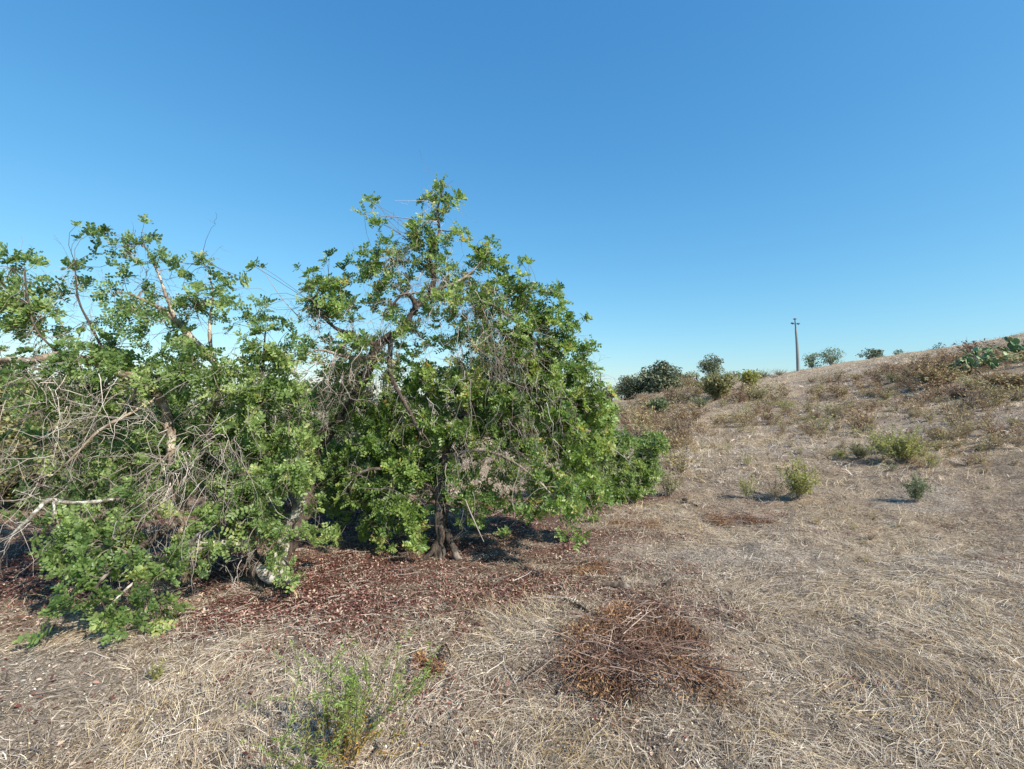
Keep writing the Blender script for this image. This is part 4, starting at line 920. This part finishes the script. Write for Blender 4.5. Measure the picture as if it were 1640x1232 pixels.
for i_, (px, py, hh, ww, ml, lab) in enumerate([
 (1105, 622, 20, 46, 'scrub', 'rusty brown bush between the yellowish tree and the upright skyline tree'), (1170, 612, 18, 36, 'olive', 'dull green bush just right of the upright skyline tree'),
 (1222, 606, 14, 36, 'olive', 'low dark olive bush on the skyline left of the tall pole'), (1248, 602, 11, 34, 'scrub', 'low brown bush on the skyline at the left foot of the tall pole'),
 (1030, 652, 22, 46, 'scrub', 'reddish brown bush below the dark round evergreen'), (1122, 655, 22, 40, 'grey_green', 'grey green bush below the rusty brown one'),
 (1218, 640, 18, 34, 'olive', 'olive bush under the left end of the sandy track'), (1000, 668, 22, 40, 'olive', 'olive bush touching the right edge of the big crown'),
 (1460, 590, 12, 60, 'scrub', 'brown bush hugging the ridge right of the low green tree'), (1405, 602, 10, 50, 'scrub', 'brown bush just below the wide low ridge tree'),
 (1560, 622, 22, 60, 'olive', 'olive brown bush right of the wide rusty mound'), (1600, 640, 16, 44, 'scrub', 'tan bush low down below the cactus clumps')]):
    SH.append(('dense_shrub', px, py, hh, ww, lab, 'bush', ml, dict(stems=90, leaves=26)))
for nm, px, py, hh, ww, lab, cat, ml, kw in SH:
    kw = dict(kw)
    shrub(nm, px, py, hh, ww, lab, cat, ml, 'dead_twig', side=1 if 'dense' not in nm else 0, **kw)

# ---- scrub ground cover on the slope (nobody could count it)
sl, st_ = Bag(), Bag()
protos = []
for k in range(8):
    a_, b_ = shrub_mesh(1, .75, 26, 9, .17, .022, None, None, bare=.15); protos.append((a_, b_))
ZONES = [ (1450, 1640, 582, 622, 230, .8, .05), (1400, 1520, 590, 606, 60, .7, .1), # px0,px1,py0,py1,n,scale,var mean
 (1000, 1110, 640, 700, 130, .75, .35), (1040, 1110, 690, 740, 60, .6, .3), (960, 1060, 660, 700, 60, .9, .6), (1090, 1240, 610, 665, 170, .8, .5), (1240, 1420, 615, 690, 210, .62, .5), (1160, 1280, 650, 690, 110, .5, .55),
 (1380, 1640, 585, 640, 260, .9, .35), (1420, 1640, 565, 600, 120, .9, .45), (1150, 1290, 599, 615, 90, .9, .35), (1000, 1120, 612, 645, 90, 1.0, .3), (1290, 1420, 595, 612, 40, .7, .4),
 (1420, 1640, 640, 720, 190, .42, .45), (1250, 1640, 690, 760, 120, .28, .5), (1060, 1250, 690, 760, 50, .25, .6), (1100, 1640, 760, 860, 40, .16, .5), (700, 960, 640, 740, 80, .9, .55), (300, 700, 640, 720, 60, 1.0, .6),
]
for x0, x1, y0, y1, n, sc, vm in ZONES:
    for q in range(int(n*(.62 if x0 >= 1150 else 1.0))):
        cx_, cy_ = (x0+x1)/2, (y0+y1)/2
        px = cx_ + (x1-x0)*np.clip(rng.normal(0, .33), -.8, .8); py = cy_ + (y1-y0)*np.clip(rng.normal(0, .36), -.9, .9)
        if px > 1200 and py < 628 - (px-1200)*.17: continue
        d = ray(px, py); g_ = ground_at(px, py)
        if g_[1] > 120: continue
        a_, b_ = protos[rng.integers(0, 8)]
        if fbm(g_[0:1], g_[1:2], .22, 2)[0] + rng.normal(0, .12) < -.16: continue
        s_ = sc*.72*(.35+rng.gamma(2.2, .27)); hz = rng.uniform(.45, 1.0)
        an = rng.uniform(0, 6.28); Rz = np.array([[math.cos(an), -math.sin(an), 0], [math.sin(an), math.cos(an), 0], [0, 0, 1]])
        T = (Rz.T*s_)*np.array([[1, 1, hz]])
        V = b_[0]@T + g_
        sl.add(V, b_[1], np.clip(b_[2]*.45 + vm*.55 + rng.normal(0, .16), 0, 1))
        V = a_[0]@T + g_
        if q % 2 == 0: st_.add(V, a_[1], a_[2])
so = sl.build('scrub_cover', M['scrub']); so['kind'] = 'stuff'; so['label'] = 'low brown and olive scrub covering the hillside'; so['category'] = 'scrub'
so2 = st_.build('scrub_twigs', M['dead_twig'], so)

# ---- evergreen shrubs behind the left tree
for px, d_, top, wpx, lab, ml, n_ in [(30, 7.2, 600, 300, 'olive green broad shrub behind the tree at the far left edge', 'olive', 15000), (190, 8.0, 610, 260, 'grey green shrub behind the pale leaning trunk of the left tree', 'grey_green', 13000),
                             (420, 9.0, 600, 240, 'dark evergreen shrub seen through the gap between both big trees', 'dark_green', 12000), (600, 8.2, 640, 260, 'dark evergreen shrub behind the trunk of the central tree', 'dark_green', 12000), (-110, 6.5, 560, 300, 'olive tree shrub cut off by the left edge of the picture', 'olive', 9000)]:
    x = (px-820)/F*d_; gz = float(height(x, d_))
    far_tree('dense_shrub', (x, d_, gz), P(px, top, d_)[2]-gz, wpx*d_/F/2, lab, ml, n=int(n_*2.2), ls=.07, cat='bush', low=.04, lumps=30, trunk=.05)
for px, d_, top, wpx, lab in [(270, 60, 600, 120, 'far dark tree behind the left carob'), (500, 70, 605, 140, 'far dark tree behind the gap between the two carobs'), (90, 55, 590, 150, 'far dark tree at the far left behind the shrubs'), (760, 75, 610, 160, 'far dark tree behind the central crown')]:
    x = (px-820)/F*d_; gz = float(height(x, d_))
    far_tree('evergreen_tree', (x, d_, gz), P(px, top, d_)[2]-gz, wpx*d_/F/2, lab, 'dark_green', n=2200, low=.08)

# ------------------------------------------------------------------ foreground things
# green herb at the bottom
gp = ground_at(552, 1226)
herb = empty('herb_plant', gp, 'bright green wild herb with yellowed lower leaves at the bottom of the picture', 'plant')
h_ = 200*gp[1]/F; 
(st1, lf1) = shrub_mesh(h_*.88, h_*.82, 26, 56, .024, .0022, None, None, upr=1.0, bare=.12, K=9, grad=True, side=3)
mk('stems', st1[0], st1[1], M['live_twig'], herb, st1[2], True); mk('foliage', lf1[0], lf1[1], M['inula'], herb, lf1[2])
for px, py, hh, lab in [(500, 1210, 60, 'small yellow green sprig at the left foot of the bright green herb'), (250, 1090, 26, 'tiny yellow green sprout left of the bright green herb')]:
    gp = ground_at(px, py); r_ = empty('herb_plant', gp, lab, 'plant'); h2 = hh*gp[1]/F
    a_, b_ = shrub_mesh(h2, h2*.6, 6, 26, .028, .0028, None, None, bare=.1, grad=False)
    mk('stems', a_[0], a_[1], M['live_twig'], r_, a_[2], True); mk('foliage', b_[0], b_[1], M['lime'], r_, b_[2])
for px, py, lab in [(808, 862, 'tiny green seedling right of the central trunk'), (765, 846, 'small green sapling tuft between trunk and leaning stick'), (955, 838, 'tiny green leaf tuft right of the lowest hanging branch')]:
    gp = ground_at(px, py); r_ = empty('seedling', gp, lab, 'plant')
    Cc = gp + rng.normal(0, 1, (5, 3))*[.05, .05, .02] + [0, 0, .05]
    fb = Bag(); fb.add(*rosettes(Cc, norm(rdir(5)*.4+[0, 0, 1]), rng.uniform(.6, .9, 5), np.full(5, .7))); fb.build('leaves', M['carob_low'], r_, origin=gp)

# brush pile
def brush(name, px, py, wpx, dpx, label, nst=90, fol=1.0, hgt=.22, centres=None):
    gp = ground_at(px, py); k = gp[1]/F; W = wpx*k/2; Dp = dpx*k*1.9/2
    root = empty(name, gp, label, 'brushwood')
    n = nst
    a = gp + np.stack([rng.uniform(-W, W, n)*.85, rng.uniform(-Dp, Dp, n)*.8, rng.uniform(.03, hgt, n)], -1)
    kq = rng.integers(0, 5, n); cq = rng.uniform(-.75, .75, (5, 2)); a[:, 0] = gp[0] + (a[:, 0]-gp[0])*.45 + cq[kq, 0]*W; a[:, 1] = gp[1] + (a[:, 1]-gp[1])*.45 + cq[kq, 1]*Dp
    hd = rng.normal(.35, .8, n) + math.pi*(rng.random(n) < .5)
    d = np.stack([np.cos(hd), -np.sin(hd)*.8, rng.uniform(-.1, .25, n)], -1)
    db = Bag(); dead_twigs(a, d, rng.uniform(.25, .65, n)*min(1, W*1.6), rng.uniform(.0015, .004, n), db, K=8, grav=.05, curl=.2, kids=3, depth=1)
    db.build('twigs', M['rust_twig'], root, True, origin=gp)
    cs = centres or [(rng.uniform(-.8, .8), rng.uniform(-.8, .8), rng.uniform(.2, .4)) for _ in range(7)]
    fb = Bag()
    for cx, cy, rr_ in cs:
        m_ = int(2600*fol*rr_)
        u = rdir(m_)*(rng.random(m_)**.5)[:, None]
        p = gp + np.array([cx*W, cy*Dp, hgt*.35]) + u*np.array([W*rr_, Dp*rr_*1.2, hgt*.5])
        p[:, 2] = np.maximum(p[:, 2], height(p[:, 0], p[:, 1])+.01)
        dd = norm(rdir(m_) + [0, 0, .3]); ll = rng.uniform(.012, .035, m_)
        s = norm(np.cross(dd, rdir(m_)))
        V = np.stack([p, p+dd*ll[:, None]*.5-s*.004, p+dd*ll[:, None], p+dd*ll[:, None]*.5+s*.004], 1).reshape(-1, 3)
        fb.add(V, np.arange(m_*4).reshape(-1, 4), np.repeat(np.clip(rng.beta(2, 2, m_)+rng.normal(0, .15), 0, 1), 4))
    fb.build('dry_foliage', M['rust'], root, origin=gp)
    return root
brush('brush_pile', 1015, 1045, 235, 150, 'flattened pile of rusty brown cut brushwood on the clearing', 300, 1.15, .14,
      [(-.25, .35, .45), (.5, .55, .48), (.15, .0, .4), (.75, .15, .35), (-.7, -.45, .42), (-.35, -.65, .4), (.35, -.6, .42), (.7, -.75, .32), (-.65, .1, .35), (0, .7, .3)])
brush('brush_pile', 1185, 838, 110, 36, 'small low heap of reddish dead twigs beyond the fallen branch', 70, .35, .13)
brush('brush_pile', 1015, 845, 120, 26, 'dry tan brush patch with dark ends right of the lowest hanging branch', 30, .15, .10)
brush('brush_pile', 690, 1075, 60, 36, 'small brown dead sprig heap right of the bright green herb', 24, .2, .08)
brush('brush_pile', 950, 918, 90, 30, 'low dry yellow brown sprig heap above the fallen branch', 30, .2, .10)

def log(name, rows, mat_, label, cat='branch', sides=9):
    pts = []
    for px, py, r_, lift in rows:
        g_ = ground_at(px, py); pts.append([g_[0], g_[1], g_[2]+lift+r_*.6, r_])
    pts = np.array(pts); org = pts[0, :3]
    bg_ = Bag(); limb(bg_, pts, sides=sides, wob=.8, rough=.4, step=.02); o = bg_.build(name, M[mat_], None, True, origin=org); o.location = org
    o['label'] = label; o['category'] = cat
    return o
log('fallen_branch', [(965, 938, .012, .01), (985, 942, .020, .01), (1010, 948, .022, 0), (1035, 943, .026, .01), (1075, 936, .012, .03)], 'bark_dark', 'knobbly dark fallen branch lying above the brushwood pile')
log('fallen_branch', [(700, 1065, .010, .0), (705, 1050, .010, .015), (715, 1046, .008, .04), (722, 1060, .004, .01)], 'char', 'short charred curved twig lying right of the bright green herb')
log('tree_stump', [(1094, 807, .02, .0), (1100, 805, .035, .03), (1107, 807, .025, .01), (1117, 812, .010, 0)], 'char', 'small charred black stump at the edge of the blond grass', 'stump')
log('tree_stump', [(930, 906, .014, 0), (942, 906, .022, .01), (955, 909, .012, 0)], 'char', 'low charred root stub above the fallen branch', 'stump')
log('fallen_branch', [(905, 962, .008, 0), (925, 972, .012, .0), (945, 983, .007, 0)], 'char', 'thin dark stick left of the brushwood pile')
log('tree_stump', [(698, 1056, .010, 0), (706, 1058, .018, .0), (712, 1066, .010, 0)], 'char', 'black burnt tuft base beside the charred curved twig', 'stump')
# pebbles and clods
n = 900; x, y, r = scatter(n, 1.8, 14); c = np.stack([x, y, height(x, y)], -1)
ico = np.array([[0, 0, 1.], [.89, 0, .45], [.28, .85, .45], [-.72, .53, .45], [-.72, -.53, .45], [.28, -.85, .45], [.72, .53, -.45], [-.28, .85, -.45], [-.89, 0, -.45], [-.28, -.85, -.45], [.72, -.53, -.45], [0, 0, -1.]])
icf = np.array([[0, 1, 2], [0, 2, 3], [0, 3, 4], [0, 4, 5], [0, 5, 1], [1, 6, 2], [2, 7, 3], [3, 8, 4], [4, 9, 5], [5, 10, 1], [2, 6, 7], [3, 7, 8], [4, 8, 9], [5, 9, 10], [1, 10, 6], [11, 7, 6], [11, 8, 7], [11, 9, 8], [11, 10, 9], [11, 6, 10]])
V = c[:, None] + (ico[None]*rng.uniform(.6, 1.3, (n, 12, 1)))*np.minimum(rng.gamma(2, .003, n)+.003, .016)[:, None, None]*np.array([1, 1, .6])
o = mk('pebbles', V.reshape(-1, 3), (np.arange(n)[:, None, None]*12 + icf[None]).reshape(-1, 3), M['dead_twig'], var=np.repeat(rng.random(n), 12)); o['kind'] = 'stuff'; o['label'] = 'small grey clods and pebbles among the straw'; o['category'] = 'pebbles'
print('VERTS', sum(len(m_.vertices) for m_ in bpy.data.meshes))
